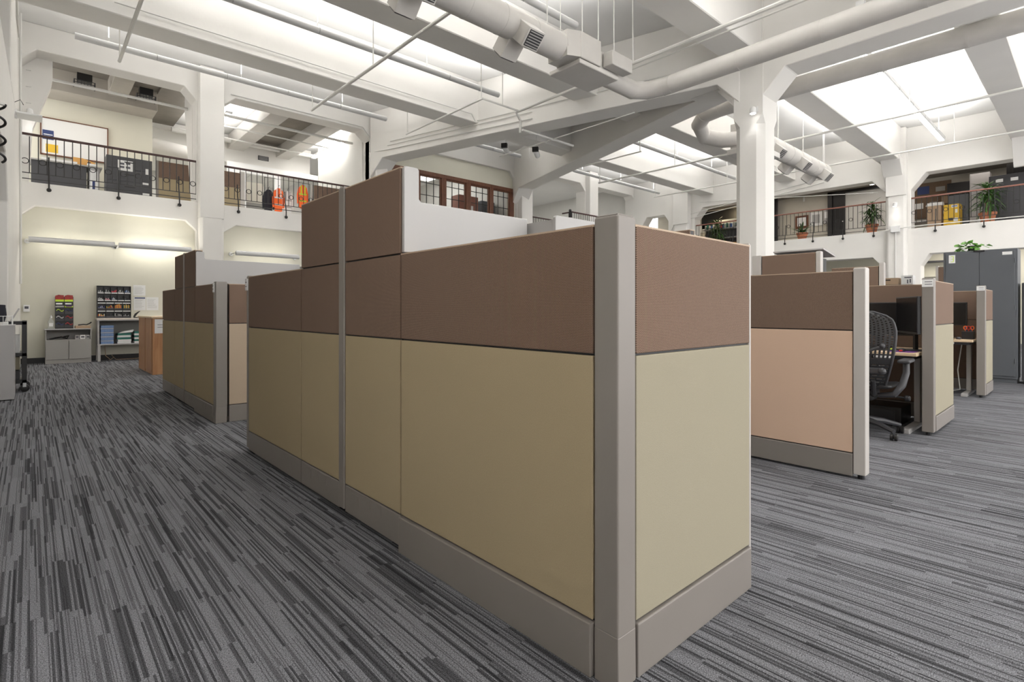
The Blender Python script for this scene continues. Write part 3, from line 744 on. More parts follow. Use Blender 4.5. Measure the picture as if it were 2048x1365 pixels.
# ================================================================== WHITE STORAGE UNITS IN THE ISLANDS
def storage(label, x, y, L, D, tower=.1, h=1.60, th=1.755):
    x0_ = tower+.004 if tower else 0
    t = thing('storage_unit', label, 'cabinet', (x, y, 0), 0, 'white storage units inside the islands')
    if tower:
        P = [(0, 1.362), (tower, 1.362), (tower, .60), (L, .60), (L, h), (tower+.012, h), (tower, h+.012), (tower, th-.01), (tower-.01, th), (.01, th), (0, th-.01)]
    else:
        P = [(0, .60), (L, .60), (L, h-.01), (L-.01, h), (.01, h), (0, h-.01)]
    MB().prism(P, lambda a, z: (a, 0, z), lambda a, z: (a, .022, z)).build('side_panel', 'white', t, bevel=.004)
    MB().box(x0_, D-.02, .6, L, D, h).build('side_panel', 'white', t, bevel=.004)
    MB().box(x0_+.02, .02, h-.04, L-.02, D-.02, h-.02).build('top', 'white', t)
    MB().box(x0_+.02, .02, .62, L-.02, D-.02, .64).build('shelf', 'white', t)
    MB().box(x0_+.004, .022, .62, x0_+.02, D-.02, h-.02).build('rear_panel', 'white', t)
    MB().box(L-.02, .022, .62, L-.004, D-.02, h-.02).build('front_panel', 'white', t)
    MB().box(x0_+.05, .05, 0, L-.05, .09, .60).box(x0_+.05, D-.09, 0, L-.05, D-.05, .60).build('pedestal', 'white', t)
    return t
storage('white storage side panel with an L-shaped top right beside the tall near partition', 1.256, 2.112, .774, .95, tower=.080)
storage('white storage box rising between the near partition and its corner post', 2.052, 1.92, .75, 1.15, tower=0)
t = thing('gap_shade', 'dark strip for the shaded gap between the two white storage units', 'post', (2.036, 2.14, 0)); MB().box(0, 0, 0, .012, .05, 1.55).build('slot', 'blackpl', t)  # dark strip stands in for the shade between the units
storage('white storage side panel behind the far island low partition', 1.336, 6.582, 1.12, .9, tower=.082, h=1.655, th=1.735)
storage('second white storage box inside the far island', 2.48, 6.45, .7, .9, tower=0, h=1.655)

# ================================================================== MESH CHAIR
def mesh_chair(x, y, rz):
    t = thing('mesh_office_chair', 'black mesh-backed office chair with armrests at the pale wood desk', 'chair', (x, y, 0), rz)
    # local +x = direction the sitter faces
    def bk(u, v):      # u -1..1 across, v 0..1 up ; curved shell
        z = .44 + .64*v
        wd = (.19 + .09*math.sin(min(1, v*1.15)*PI*.62)) * (1 - .10*max(0, v-.75)/.25)
        if v > .86: wd *= math.sqrt(max(.12, 1-((v-.86)/.16)**2))
        xb = -.22 - .05*math.sin(v*PI*1.3) - .06*v + .06*u*u*(1-.4*v)
        return Vector((xb, u*wd, z))
    NU, NV = 37, 64
    mb = MB(); vs = []
    for j in range(NV+1):
        for i in range(NU+1): vs.append(bk(-1+2*i/NU, j/NV))
    fs = []
    for j in range(NV):
        for i in range(NU):
            hole = False
            if 1 <= j < NV-1 and 1 <= i < NU-1:
                if j < 22: hole = (j % 3 != 0) and ((i+(j//3)) % 4 != 0) and (j % 3 == 1)
                elif 24 <= j < 36: hole = (i % 2 == 1) and (j % 4 != 0)
                elif j >= 36: hole = (i % 2 == 1) and (j % 2 == (0 if (i//2) % 2 else 1))
            if not hole:
                a = j*(NU+1)+i; fs.append((a, a+1, a+NU+2, a+NU+1))
    mb.add(vs, fs)
    b = mb.build('backrest', 'blackpl', t); sm = b.modifiers.new('thick', 'SOLIDIFY'); sm.thickness = .008
    rim = [bk(-1, j/20) for j in range(21)] + [bk(1, 1-j/20) for j in range(21)]
    MB().tube(rim, .010, 8, closed=True).build('back_frame', 'dkgrey', t, smooth='auto')
    MB().tube([(-.31, -.20, .80), (-.34, -.08, .74), (-.34, .08, .74), (-.31, .20, .80)], .012, 8).sphere((-.315, -.2, .8), .022).sphere((-.315, .2, .8), .022).build('lumbar_bar', 'dkgrey', t, smooth='auto')
    MB().box(-.325, -.20, .565, -.285, .20, .615).sphere((-.32, -.2, .59), .03).sphere((-.32, .2, .59), .03).build('lumbar_pad', 'dkgrey', t, bevel=.01)
    for s in (-1, 1): MB().tube([(-.24, s*.12, .50), (-.20, s*.12, .38), (-.05, s*.08, .34)], .02, 8).build('back_bracket', 'blackpl', t, smooth='auto')
    mb = MB(); prof = []
    S_ = [(-.22, .455), (-.1, .44), (.08, .445), (.2, .45), (.27, .425)]
    vs = []
    for (sx, sz) in S_:
        for k in range(9):
            u = -1+k/4; vs.append((sx, u*.245, sz + .02*u*u))
    fs = [(j*9+i, j*9+i+1, j*9+i+10, j*9+i+9) for j in range(4) for i in range(8)]
    mb.add(vs, fs); q = mb.build('seat', 'blackpl', t, smooth=True); sm = q.modifiers.new('thick', 'SOLIDIFY'); sm.thickness = .035; q.modifiers.new('sub', 'SUBSURF').render_levels = 1
    MB().box(-.16, -.11, .31, .12, .11, .41).build('tilt_mechanism', 'blackpl', t, bevel=.03)
    for s in (-1, 1):
        MB().tube([(-.10, s*.14, .36), (-.12, s*.25, .38), (-.08, s*.30, .46), (.0, s*.315, .56), (.03, s*.31, .645)], [.022, .026, .028, .026, .024], 10).build('arm_support', 'dkgrey', t, smooth='auto')
        a = MB().box(-.10, s*.31-.045, .645, .17, s*.31+.045, .675).build('armrest', 'dkgrey', t, bevel=.014, segs=3)
    MB().tube([(0, -.1, .36), (.02, -.33, .34)], .008, 6).lathe([(.02, -.34), (.024, -.33), (.024, -.31), (.02, -.30)], (.02, 0, .34), 10, 'y').build('lever', 'blackpl', t)
    MB().tube([(0, 0, .10), (0, 0, .24)], .035, 12).tube([(0, 0, .22), (0, 0, .33)], .018, 12).build('gas_column', 'dkgrey', t, smooth='auto')
    for k in range(5):
        a = 2*PI*k/5 + .35; ca, sa = math.cos(a), math.sin(a)
        lg = MB().tube([(ca*.02, sa*.02, .125), (ca*.17, sa*.17, .11), (ca*.31, sa*.31, .075)], [.033, .024, .018], 8).build('leg', 'dkgrey', t, smooth='auto')
        MB().lathe([(.02, -.028), (.03, -.024), (.03, -.006), (.015, -.004), (.015, .004), (.03, .006), (.03, .024), (.02, .028)], (ca*.31, .031*0+sa*.31, .030), 14, 'y').build('caster', 'black', lg, smooth='auto')
    return t
mesh_chair(5.53, 1.415, .05)

# ================================================================== DESKS
def desk(label, x0, x1, y0, y1, z=.72):
    t = thing('desk', label, 'desk', (x0, y0, 0))
    L, D = x1-x0, y1-y0
    MB().box(0, 0, z-.03, L, D, z).build('worktop', 'woodlt', t, bevel=.005)
    MB().box(.05, .04, z-.065, L-.1, D-.1, z-.03).build('frame', 'dkgrey', t)
    for yy in (.06, D-.12):
        MB().box(L*.55, yy, .04, L*.55+.08, yy+.05, z-.06).build('leg', 'silver', t, bevel=.006)
        MB().box(.02, yy-.005, 0, L-.05, yy+.06, .04).build('foot', 'silver', t, bevel=.006)
    MB().box(-.006, .18, z-.055, 0, .32, z-.035).build('control_pad', 'whitep', t, bevel=.002)
    return t
desk('pale maple height-adjustable desk in the mesh chair cubicle', 5.72, 6.58, 1.06, 2.05)
desk('pale maple desk in the farther cubicle with the red scissors', 8.72, 9.40, 1.05, 2.1)
def monitor(label, x, y, z, w, h, rz, stand=.1):
    t = thing('monitor', label, 'monitor', (x, y, z), rz, 'black monitors')   # local -x faces viewer
    MB().box(-.012, -w/2, stand, .02, w/2, stand+h).build('casing', 'blackpl', t, bevel=.004)
    MB().box(-.0135, -w/2+.012, stand+.02, -.012, w/2-.012, stand+h-.012).build('screen', 'screen', t)
    MB().box(.02, -.09, stand+h*.3, .06, .09, stand+h*.75).build('rear_housing', 'blackpl', t, bevel=.008)
    MB().box(.05, -.025, 0, .075, .025, stand+h*.5).build('stand', 'blackpl', t)
    MB().box(-.08, -.12, 0, .12, .12, .012).build('base', 'blackpl', t, bevel=.004)
    return t
monitor('large black monitor behind the mesh chair, facing out of the cubicle', 6.38, 1.50, .72, .60, .33, 0, .125)
monitor('black monitor seen edge-on beside the cubicle post', 6.05, 1.19, .72, .55, .34, math.radians(-62), .16)
monitor('black monitor in the farther cubicle', 9.25, 1.42, .72, .5, .31, 0, .17)
def pad(name, label, cat, x, y, z, size, m, rz=0, bev=.004):
    t = thing(name, label, cat, (x, y, z), rz)
    a, b, c = size; MB().box(-a/2, -b/2, 0, a/2, b/2, c).build('body', m, t, bevel=bev); return t
k = pad('keyboard', 'black keyboard on the pale desk behind the mesh chair', 'keyboard', 5.98, 1.55, .72, (.14, .42, .018), 'blackpl')
mb = MB()
for i in range(4):
    for j in range(14): mb.box(-.06+i*.031, -.2+j*.0285, .018, -.036+i*.031, -.178+j*.0285, .022)
mb.build('keys', 'dkgrey', k)
k = pad('document_folder', 'dark folder lying under the black monitor stand', 'folder', 6.2, 1.60, .72, (.22, .3, .012), 'dkgrey')
k = pad('mouse_pad', 'dark purple mouse pad on the desk edge by the post', 'mouse pad', 5.86, 1.19, .72, (.2, .2, .004), 'purple')
t = thing('mouse', 'dark mouse with red side on the purple pad', 'mouse', (5.84, 1.19, .724)); MB().sphere((0, 0, .012), .03, 10, 6, (1.5, 1, .6)).build('body', 'blackpl', t, smooth=True); MB().box(-.05, -.012, .004, -.035, .012, .016).build('side', 'red', t)
k = pad('notepad', 'small lime notepad on the pale desk', 'notepad', 6.12, 1.28, .72, (.08, .12, .01), 'lime')
t = thing('desktop_computer', 'black computer tower lying under the pale desk', 'computer', (6.3, 1.5, 0)); MB().box(-.2, -.25, 0, .2, .25, .17).build('case', 'black', t, bevel=.01); MB().box(-.205, -.2, .03, -.2, .2, .14).build('front', 'blackpl', t)
t = thing('power_cable', 'loose black cable on the floor under the pale desk', 'cable', (6.0, 1.3, 0)); MB().tube([(0, 0, .01), (.1, .12, .01), (-.08, .3, .02), (.05, .5, .01), (.2, .4, .2), (.25, .2, .6)], .006, 6).build('cord', 'black', t, smooth='auto')
t = thing('pen_holder', 'dark holder full of orange scissors and pens in the farther cubicle', 'holder', (9.02, 1.13, .72))
MB().box(-.06, -.06, 0, .06, .06, .10).build('cup', 'blackpl', t, bevel=.004)
for i in range(3):
    s = MB(); ring = [(0, -.04+i*.035+.016*math.cos(a*PI/5), .145+.022*math.sin(a*PI/5)) for a in range(10)]
    s.tube(ring, .006, 5, closed=True); s.tube([(0, -.04+i*.035, .12), (0, -.03+i*.03, .02)], .004, 5).build('scissors_handle', 'red' if i == 1 else 'orange', t)
MB().tube([(0.03, .02, .05), (.03, .03, .17)], .005, 5).tube([(0.03, -.02, .05), (.03, -.03, .16)], .005, 5).build('pens', 'blue', t)
t = thing('mouse', 'grey mouse on the desk of the farther cubicle', 'mouse', (8.82, 1.20, .72)); MB().sphere((0, 0, .014), .03, 10, 6, (1.5, 1, .6)).build('body', 'dkgrey', t, smooth=True)
k = pad('tape_roll', 'small pink-topped desk item beside the farther cubicle mouse', 'desk item', 8.9, 1.32, .72, (.07, .07, .05), 'pink')
t = thing('power_cable', 'pale cable looping to the floor under the farther desk', 'cable', (9.1, 1.2, 0)); MB().tube([(0, 0, .7), (.02, .05, .3), (-.02, .02, .05), (-.05, .15, .01), (.1, .4, .01)], .007, 6).build('cord', 'whitep', t, smooth='auto')
# overhead bin and monitor arm beyond the tall partition
t = thing('overhead_bin', 'black overhead bin with raised pale lid beyond the mesh chair cubicle', 'cabinet', (6.69, 2.15, 1.36))
MB().box(0, 0, 0, .27, .5, .34).build('body', 'blackpl', t, bevel=.006)
MB().prism([(-.0, .43), (.42, .37), (.42, .385), (-.0, .445)], lambda a, z: (a, -.05, z), lambda a, z: (a, .5, z)).build('lid', 'ltgrey', t)
# ground floor clutter on a bookcase behind the cubicle
t = thing('bookcase', 'dark low bookcase behind the farther cubicle, carrying boxes', 'bookcase', (12.0, 2.3, 0))
MB().box(0, 0, 0, .35, 1.1, .05).box(0, 0, 0, .35, .03, 1.57).box(0, 1.07, 0, .35, 1.1, 1.57).box(.32, 0, 0, .35, 1.1, 1.57).box(0, 0, 1.54, .35, 1.1, 1.57).build('carcass', 'dkgrey', t)
for q in (.5, 1.0): MB().box(0, .03, q, .32, 1.07, q+.03).build('shelf', 'dkgrey', t)
t = thing('cardboard_box', 'kraft cardboard box on the hidden bookcase left of the printer carton', 'box', (12.15, 2.67, 1.57)); MB().box(-.12, -.16, 0, .12, .16, .13).build('carton', 'kraft', t, bevel=.004); MB().box(-.122, -.04, .08, -.12, .04, .1).build('hand_hole', 'black', t)
t = thing('carton', 'white carton with black print beside the kraft box', 'box', (12.15, 2.38, 1.57)); MB().box(-.1, -.09, 0, .1, .09, .17).build('carton', 'whitep', t, bevel=.004)
mb = MB(); mb.box(-.102, -.07, .12, -.1, .04, .14).box(-.102, -.02, .02, -.1, .0, .09).box(-.102, -.06, .03, -.1, -.04, .1).build('print', 'ink', t)

# ================================================================== TALL GREY CABINET
t = thing('storage_cabinet', 'tall slate grey two-door steel cabinet at the right with a pothos on top', 'cabinet', (10.87, .80, 0))
MB().box(.012, 0, .06, .45, .87, 2.02).build('body', 'cabgrey', t, bevel=.006)
MB().box(.03, .01, 0, .44, .86, .06).build('plinth', 'cabgrey', t)
d1 = MB().box(0, .03, .10, .012, .432, 1.99).build('door', 'cabgrey', t, bevel=.004)
d2 = MB().box(0, .438, .10, .012, .84, 1.99).build('door', 'cabgrey', t, bevel=.004)
for z in (.3, 1.1, 1.8): MB().tube([(-.004, .028, z), (-.004, .028, z+.07)], .007, 6).build('hinge', 'cabgrey', d1)
MB().box(-.01, .37, 2.0, .012, .50, 2.02).build('latch', 'black', t)
MB().box(-.002, .72, 1.84, 0, .80, 1.97).build('sticker', 'paper', d2)
mb = MB()   # the figure 3 printed on the sticker
for (y0, z0, y1, z1) in [(.745, 1.945, .775, 1.953), (.740, 1.90, .770, 1.908), (.745, 1.858, .775, 1.866), (.738, 1.905, .746, 1.948), (.738, 1.862, .746, 1.90)]: mb.box(-.004, y0, z0, -.002, y1, z1)
mb.build('numeral', 'lime', d2)
MB().box(-.002, .06, 1.93, 0, .17, 1.975).build('label_card', 'paper', d1)
t = thing('side_cabinet', 'brownish grey cabinet partly cut off at the right frame edge', 'cabinet', (10.9, -.1, 0)); MB().box(0, 0, .05, .45, .86, 1.5).build('body', 'dkgrey', t, bevel=.01); MB().box(0, .02, 0, .4, .84, .05).build('plinth', 'black', t)
t = thing('partition_screen', 'tall brown partition glimpsed beside the grey cabinet arch', 'partition', (12.3, 1.10, 0)); MB().box(0, 0, 0, .07, .86, 1.88).build('panel', 'brown', t); MB().box(0, .86, 0, .08, .90, 1.9).build('edge', 'trimlt', t)

# shelves seen through the ground arch
t = thing('wall_shelving', 'pale wall shelving glimpsed through the ground arch right of the pilaster', 'shelf', (23.3, 2.6, 0))
for i, z in enumerate((1.2, 1.75, 2.25, 2.75)): MB().box(0, 0, z, .3, 2.2, z+.06).build('shelf', 'cabdark' if i % 2 else 'cream', t)
MB().box(0, 0, 0, .3, .04, 3).build('upright', 'cream', t)

# ================================================================== PLANTS
leafmesh = {}
def leaf_mb(L, wd, droop, n=5):
    vs = []; fs = []
    for i in range(n+1):
        s = i/n; x = L*s; z = L*(.55*s - droop*s*s); w_ = wd*math.sin(PI*(.12+.86*s)) * (1 if s < .6 else 1)
        vs += [(x, -w_, z+.25*w_), (x, 0, z), (x, w_, z+.25*w_)]
    for i in range(n):
        a = i*3; fs += [(a, a+1, a+4, a+3), (a+1, a+2, a+5, a+4)]
    return MB().add(vs, fs)
def pot(t, r, h):
    MB().lathe([(r*.66, 0), (r*.93, h*.78), (r*1.02, h*.80), (r*1.05, h), (r*.92, h), (r*.88, h*.86)], (0, 0, 0), 20).build('pot', 'terracotta', t, smooth='auto')
    MB().lathe([(r*.88, h*.84), (r*.88, h*.87)], (0, 0, 0), 16).build('soil', 'soil', t)
def plant(label, x, y, z, r, h, kind, name='potted_plant', sc=1.0, seed=1, group='potted plants on the right balcony'):
    rnd = random.Random(seed)
    t = thing(name, label, 'plant', (x, y, z), 0, group); pot(t, r, h)
    protos = []
    def leaf(k, loc, az, tilt, s):
        if len(protos) <= k: return
        p = protos[k]
        if not p.get('used'):
            p['o'] = p['mb'].build('leaf', 'leaf', t); p['used'] = True; o = p['o']
        else: o = inst(p['o'], t)
        o.location = loc; o.rotation_euler = (0, tilt, az); o.scale = (s, s, s)
    if kind == 'dracaena':
        protos += [dict(mb=leaf_mb(.42*sc, .030*sc, .75)), dict(mb=leaf_mb(.36*sc, .028*sc, 1.1)), dict(mb=leaf_mb(.38*sc, .030*sc, .35))]
        for j, (dx, dy, hh) in enumerate([(0, 0, 1.0), (.03, .05, .62), (-.04, -.06, .80)]):
            H_ = h + hh*.72*sc
            MB().tube([(dx*.5, dy*.5, h*.8), (dx, dy, (h+H_)/2), (dx*1.6, dy*1.6, H_)], .014*sc, 6).build('stem', 'kraft', t, smooth='auto')
            for q in range(44):
                f = q/44; zz = H_ - f*.45*sc
                leaf(q % 3, (dx*1.5, dy*1.5, zz), q*2.4+rnd.random(), -.55+f*1.25+rnd.uniform(-.15, .15), .75+.35*rnd.random())
    elif kind == 'spiky':
        protos += [dict(mb=leaf_mb(.46*sc, .030*sc, .25)), dict(mb=leaf_mb(.38*sc, .028*sc, .55))]
        for q in range(26): leaf(q % 2, (rnd.uniform(-.04, .04), rnd.uniform(-.04, .04), h*.86), q*2.4, -rnd.uniform(.1, .75), .7+.5*rnd.random())
    return t
plant('large dracaena in a terracotta pot at the right balcony rail, before the black cabinets', 21.55, 2.25, LEDGE, .21, .36, 'dracaena', sc=1.15, seed=3)
plant('dracaena in a terracotta pot behind the right balcony rail, before the dark doorway', 21.35, 5.2, LEDGE, .19, .33, 'dracaena', sc=.95, seed=5)
plant('small spiky snake plant in a low terracotta pot on the right balcony', 21.3, 7.40, LEDGE, .19, .27, 'spiky', seed=8)
plant('leafy dark dracaena at the balcony corner left of the white column', 21.85, 11.0, LEDGE-.08, .18, .4, 'dracaena', sc=1.15, seed=9)
# pothos on the grey cabinet
t = thing('pothos_plant', 'trailing bright green pothos on top of the tall grey cabinet', 'plant', (11.05, 1.33, 2.02))
MB().lathe([(.05, 0), (.07, .09), (.075, .09)], (0, 0, 0), 14).build('pot', 'dkgrey', t, smooth='auto')
vs = []; 
heart = [(0, 0), (.3, .42), (.62, .45), (1, 0), (.62, -.45), (.3, -.42)]
hm = MB().add([(a*.085, b*.085, .012*(1-abs(b)*2)) for a, b in heart]+[(.04, 0, -.004)], [(0, 6, 1), (1, 6, 2), (2, 6, 3), (3, 6, 4), (4, 6, 5), (5, 6, 0)])
p0 = None; rnd = random.Random(4)
for q in range(34):
    y = rnd.gauss(0, .10) if q < 24 else rnd.uniform(-.24, .18); z = max(.02, .10+rnd.uniform(-.05, .09)-abs(y)*.35)
    loc = (rnd.uniform(-.09, .05), y, z); rot = (rnd.uniform(-.6, .6), rnd.uniform(-.5, .7), rnd.uniform(2, 4.4))
    if p0 is None: p0 = hm.build('leaf', 'leafb', t); p0.location = loc; p0.rotation_euler = rot
    else: inst(p0, t, loc, rot)
MB().tube([(0, 0, .05), (-.03, .1, .1), (-.05, .18, .05), (-.06, .22, .01)], .004, 5).tube([(0, 0, .05), (-.03, -.1, .1), (-.05, -.2, .04)], .004, 5).build('stem', 'leafb', t)

# ================================================================== RIGHT GALLERY CONTENTS
BXR = 23.58
def slab(name, label, cat, y0, y1, z0, z1, m, x=BXR, th=.03, group=None):
    t = thing(name, label, cat, (x, (y0+y1)/2, z0), 0, group); W = abs(y1-y0)/2
    MB().box(-th, -W, 0, 0, W, z1-z0).build('panel', m, t, bevel=.004, segs=1); return t
for i, (y0, y1) in enumerate([(6.55, 7.25)]):
    t = slab('dark_door', 'dark brown door leaf set in the right balcony back wall', 'door', 6.62, 7.05, 3.6, 5.75, 'black', th=.08)
    MB().sphere((-.1, -.15, .95), .03).build('knob', 'chrome', t)
t = thing('door_frame', 'dark brown frame around the lit passage behind the right balcony', 'door frame', (23.5, 5.7, 3.6))
MB().box(-.08, -1.0, 0, .08, -.85, 2.2).box(-.08, 1.35, 0, .08, 1.5, 2.2).box(-.08, -1.0, 2.05, .08, 1.5, 2.2).build('frame', 'black', t)
MB().box(.07, -.85, 0, .09, 1.35, 2.05).build('passage_wall', 'plaster', t)
MB().lathe([(.07, 0), (.07, .012)], (-.5, -.1, 2.12), 14).build('ceiling_light', 'glow', t)
t = slab('fire_extinguisher_case', 'dark framed notice case on the right balcony back wall', 'case', 7.95, 8.45, 4.45, 4.98, 'wooddk'); MB().box(-.034, -.17, .1, -.03, .17, .45).build('print', 'paper', t)
t = slab('notice_frame', 'white framed notice on the right balcony back wall', 'notice', 7.42, 7.9, 4.5, 5.05, 'whitep'); MB().box(-.034, -.14, .1, -.03, .14, .45).build('print', 'ltgrey', t)
t = slab('drinking_fountain', 'white wall-mounted dispenser beside the dark door on the balcony', 'dispenser', 7.14, 7.36, 4.55, 5.1, 'ltgrey', th=.12); MB().box(-.125, -.07, .2, -.12, .07, .45).build('face', 'whitep', t)
slab('exit_plate', 'small dark plate above the wall dispenser on the balcony', 'sign', 6.95, 7.2, 5.22, 5.30, 'ink')
slab('thermostat', 'small white thermostat high on the balcony back wall', 'thermostat', 8.09, 8.15, 5.55, 5.75, 'whitep')
t = slab('pin_board', 'brown pin board with pinned sheets at the far right balcony', 'board', 3.4, 4.55, 4.35, 5.6, 'brownboard')
for (y, z, a, b, m_) in [(.2, .85, .34, .28, 'navy'), (-.28, .9, .26, .16, 'greylam'), (.32, .35, .24, .2, 'paper'), (-.08, .35, .2, .2, 'ltgrey'), (-.42, .45, .22, .26, 'kraft'), (-.4, .1, .2, .2, 'paper')]:
    MB().box(-.036, y-a/2, z, -.03, y+a/2, z+b).build('pinned_sheet', m_, t)
t = thing('safety_cabinet', 'yellow flammables safety cabinet on the far right balcony', 'cabinet', (22.3, 3.0, 3.6))
MB().box(0, 0, .04, .45, .42, .95).build('body', 'yellow', t, bevel=.008)
MB().box(-.012, .01, .06, 0, .41, .93).build('door', 'yellow', t, bevel=.004)
MB().box(-.014, .06, .84, -.012, .22, .92).build('sticker', 'paper', t); MB().box(-.014, .06, .66, -.012, .12, .78).build('sticker', 'paper', t)
MB().box(-.014, .05, .38, -.012, .16, .5).build('sticker', 'paper', t); MB().box(-.03, .17, .42, -.012, .29, .50).build('handle', 'black', t)
MB().box(-.015, .07, .865, -.014, .2, .895).build('sticker_print', 'blue', t)
t = thing('carton', 'tall brown carton left of the yellow safety cabinet', 'box', (22.2, 3.47, 3.6)); MB().box(0, 0, 0, .4, .36, .95).build('carton', 'kraft', t, bevel=.01); MB().prism([(-.02, .95), (.38, .95), (.18, 1.08)], lambda a, z: (a, -.04, z), lambda a, z: (a, .40, z)).build('paper_flap', 'paper', t)
t = thing('recycling_bin', 'grey bin with dark lid above the yellow cabinet on the balcony', 'bin', (22.9, 2.85, 3.6)); MB().box(0, 0, 0, .4, .55, 1.35).build('body', 'cabgrey', t, bevel=.02); MB().box(-.02, -.02, 1.35, .42, .57, 1.75).build('lid', 'black', t, bevel=.02)
t = thing('white_bench', 'white low counter below the pin board on the balcony', 'bench', (22.6, 3.9, 3.6)); MB().box(0, 0, 0, .6, 1.0, .12).box(0, .0, .5, .6, 1.0, .55).build('counter', 'whitep', t)
MB().box(.05, .1, .12, .55, .9, .3).build('dark_shelf', 'wooddk', t)
t = thing('filing_cabinet', 'black double filing cabinet with two white label cards at the right frame edge', 'cabinet', (22.3, .35, 3.6))
MB().box(0, 0, .03, .5, 1.95, 1.68).build('body', 'cabdark', t, bevel=.008)
for k in range(2):
    d = MB().box(-.012, .03+k*.97, .06, 0, .97+k*.95, 1.62).build('door', 'cabdark', t, bevel=.004); MB().sphere((-.02, 1.02, .8), .012).build('lock', 'chrome', d) if k == 0 else None
for k, y in enumerate((1.28, 1.62, .5)): MB().box(-.014, y, 1.46, -.012, y+.17, 1.56).build('label_card', 'paper', t)
t = thing('storage_crate', 'black slatted crate on top of the black filing cabinets', 'crate', (22.35, .9, 5.28)); mb = MB().box(.02, .02, 0, .4, 1.0, .32)
for k in range(12): mb.box(0, .02+k*.083, .02, .02, .06+k*.083, .32)
mb.build('crate_body', 'black', t)
t = thing('grey_locker', 'pale grey locker behind the large dracaena on the balcony', 'locker', (22.85, 2.33, 3.6)); MB().box(0, 0, 0, .4, .5, 1.95).build('body', 'ltgrey', t, bevel=.01); MB().box(-.01, .03, .05, 0, .47, 1.9).build('door', 'ltgrey', t, bevel=.004)
# reading corner left of the column
t = thing('bookshelf', 'low bookshelf of journals behind the balcony rail left of the column', 'bookshelf', (22.3, 9.6, 3.6))
MB().box(0, 0, 1.02, .35, 2.3, 1.06).box(0, 0, .62, .35, 2.3, .65).build('shelf', 'ltgrey', t); MB().box(0, 0, .28, .36, 2.3, .40).build('amber_front', 'brassy', t)
MB().box(.3, 0, 0, .35, 2.3, 1.06).build('back', 'dkgrey', t)
ORD = 'first second third fourth fifth sixth seventh eighth ninth tenth eleventh twelfth thirteenth fourteenth fifteenth sixteenth seventeenth eighteenth nineteenth twentieth twenty-first twenty-second twenty-third twenty-fourth'.split()
cols = ['blue', 'white', 'green', 'paper', 'navy', 'red', 'paper', 'green', 'ltgrey', 'paper']
for i in range(24):
    hh = .17 + .05*((i*7) % 5)/5
    o = MB().box(-.1, -.025, 0, .1, .025, hh).build('journal', cols[i % 10], None, bevel=.003, segs=1)
    o.location = (22.45, 9.72+i*.09, 4.66); tag(o, '%s journal, %s from the left end of the row on the balcony bookshelf' % (dict(blue='blue', white='white', green='dark green', paper='off-white', navy='navy', red='red', ltgrey='grey')[cols[i % 10]], ORD[23-i]), 'book', 'journals on the balcony bookshelf')
t = thing('glass_screen', 'frosted glass screen above the journals on the balcony', 'screen', (22.7, 9.6, 4.66)); MB().box(0, 0, .1, .02, 1.6, .42).build('pane', 'plasticclear', t); MB().box(-.005, 0, .08, .025, 1.6, .1).box(0, .1, -1.05, .02, .14, .1).box(0, 1.4, -1.05, .02, 1.44, .1).build('frame', 'ltgrey', t)
t = slab('wall_frame', 'white framed board under a spotlight behind the balcony left of the column', 'picture', 11.9, 12.9, 4.75, 5.15, 'paper')
t = slab('dark_alcove', 'dark brown wall panelling behind the balcony left of the column', 'panelling', 9.3, 12.6, 4.9, 5.7, 'black', x=23.58, th=.03)
t = slab('dark_alcove', 'dark post between the balcony back wall panels left of the column', 'panelling', 9.2, 9.7, 3.6, 5.75, 'black', x=23.5, th=.05)
t = slab('arch_edge_panel', 'dark strip at the left jamb of the balcony opening beyond the column', 'panelling', 12.4, 12.6, 3.6, 5.75, 'black', x=22.0, th=.4)
slab('dark_jamb', 'dark strip at the left edge of the balcony opening right of the column', 'panelling', 9.0, 9.25, 3.6, 5.75, 'black', x=23.2, th=.1)
t = thing('spotlight', 'warm spotlight in the reading corner behind the balcony', 'lamp', (22.4, 11.2, 5.75)); MB().lathe([(.05, 0), (.07, -.04)], (0, 0, 0), 12).build('lens', 'glow', t)
a_ = area('reading_light', (22.5, 11.2, 5.6), (.2, .2), 18, (0, -.3, 0), (1, .8, .5))

# ================================================================== LEFT GALLERY CONTENTS
GF = 3.6
t = thing('whiteboard', 'large whiteboard with brown frame and a few pinned papers in the left gallery', 'whiteboard', (.2, 17.48, 4.95))
MB().box(0, -.02, 0, 1.31, 0, .90).build('panel', 'whitep', t)
MB().box(-.015, -.035, -.02, 1.325, 0, .015).box(-.015, -.035, .89, 1.325, 0, .915).box(-.015, -.035, 0, .01, 0, .9).box(1.3, -.035, 0, 1.325, 0, .9).build('frame', 'wooddk', t)
MB().box(.03, -.026, .37, .24, -.02, .60).build('poster', 'navy', t); MB().box(.05, -.028, .48, .22, -.026, .50).box(.05, -.028, .44, .18, -.026, .455).build('poster_print', 'paper', t)
MB().box(.09, -.026, .06, .32, -.02, .26).build('yellow_note', 'mellow' if 'mellow' in M else 'yellow', t)
t = thing('counter_desk', 'dark counter desk with pale top under the whiteboard', 'desk', (.02, 16.5, GF))
MB().box(-.1, -.05, .97, 1.30, .7, 1.0).build('top', 'greylam', t); MB().box(0, 0, 0, 1.0, .6, .97).build('body', 'cabdark', t, bevel=.004); MB().box(1.05, 0, 0, 1.25, .6, .97).build('side', 'ltgrey', t)
MB().box(1.07, -.012, .1, 1.22, 0, .9).build('poster_card', 'paper', t); MB().box(1.11, -.016, .45, 1.16, -.012, .65).build('card_print', 'navy', t)
t = thing('paper_tray', 'white tray of papers on the counter under the whiteboard', 'tray', (.55, 16.7, 4.6)); MB().box(-.35, -.1, 0, .3, .1, .08).build('tray', 'whitep', t)
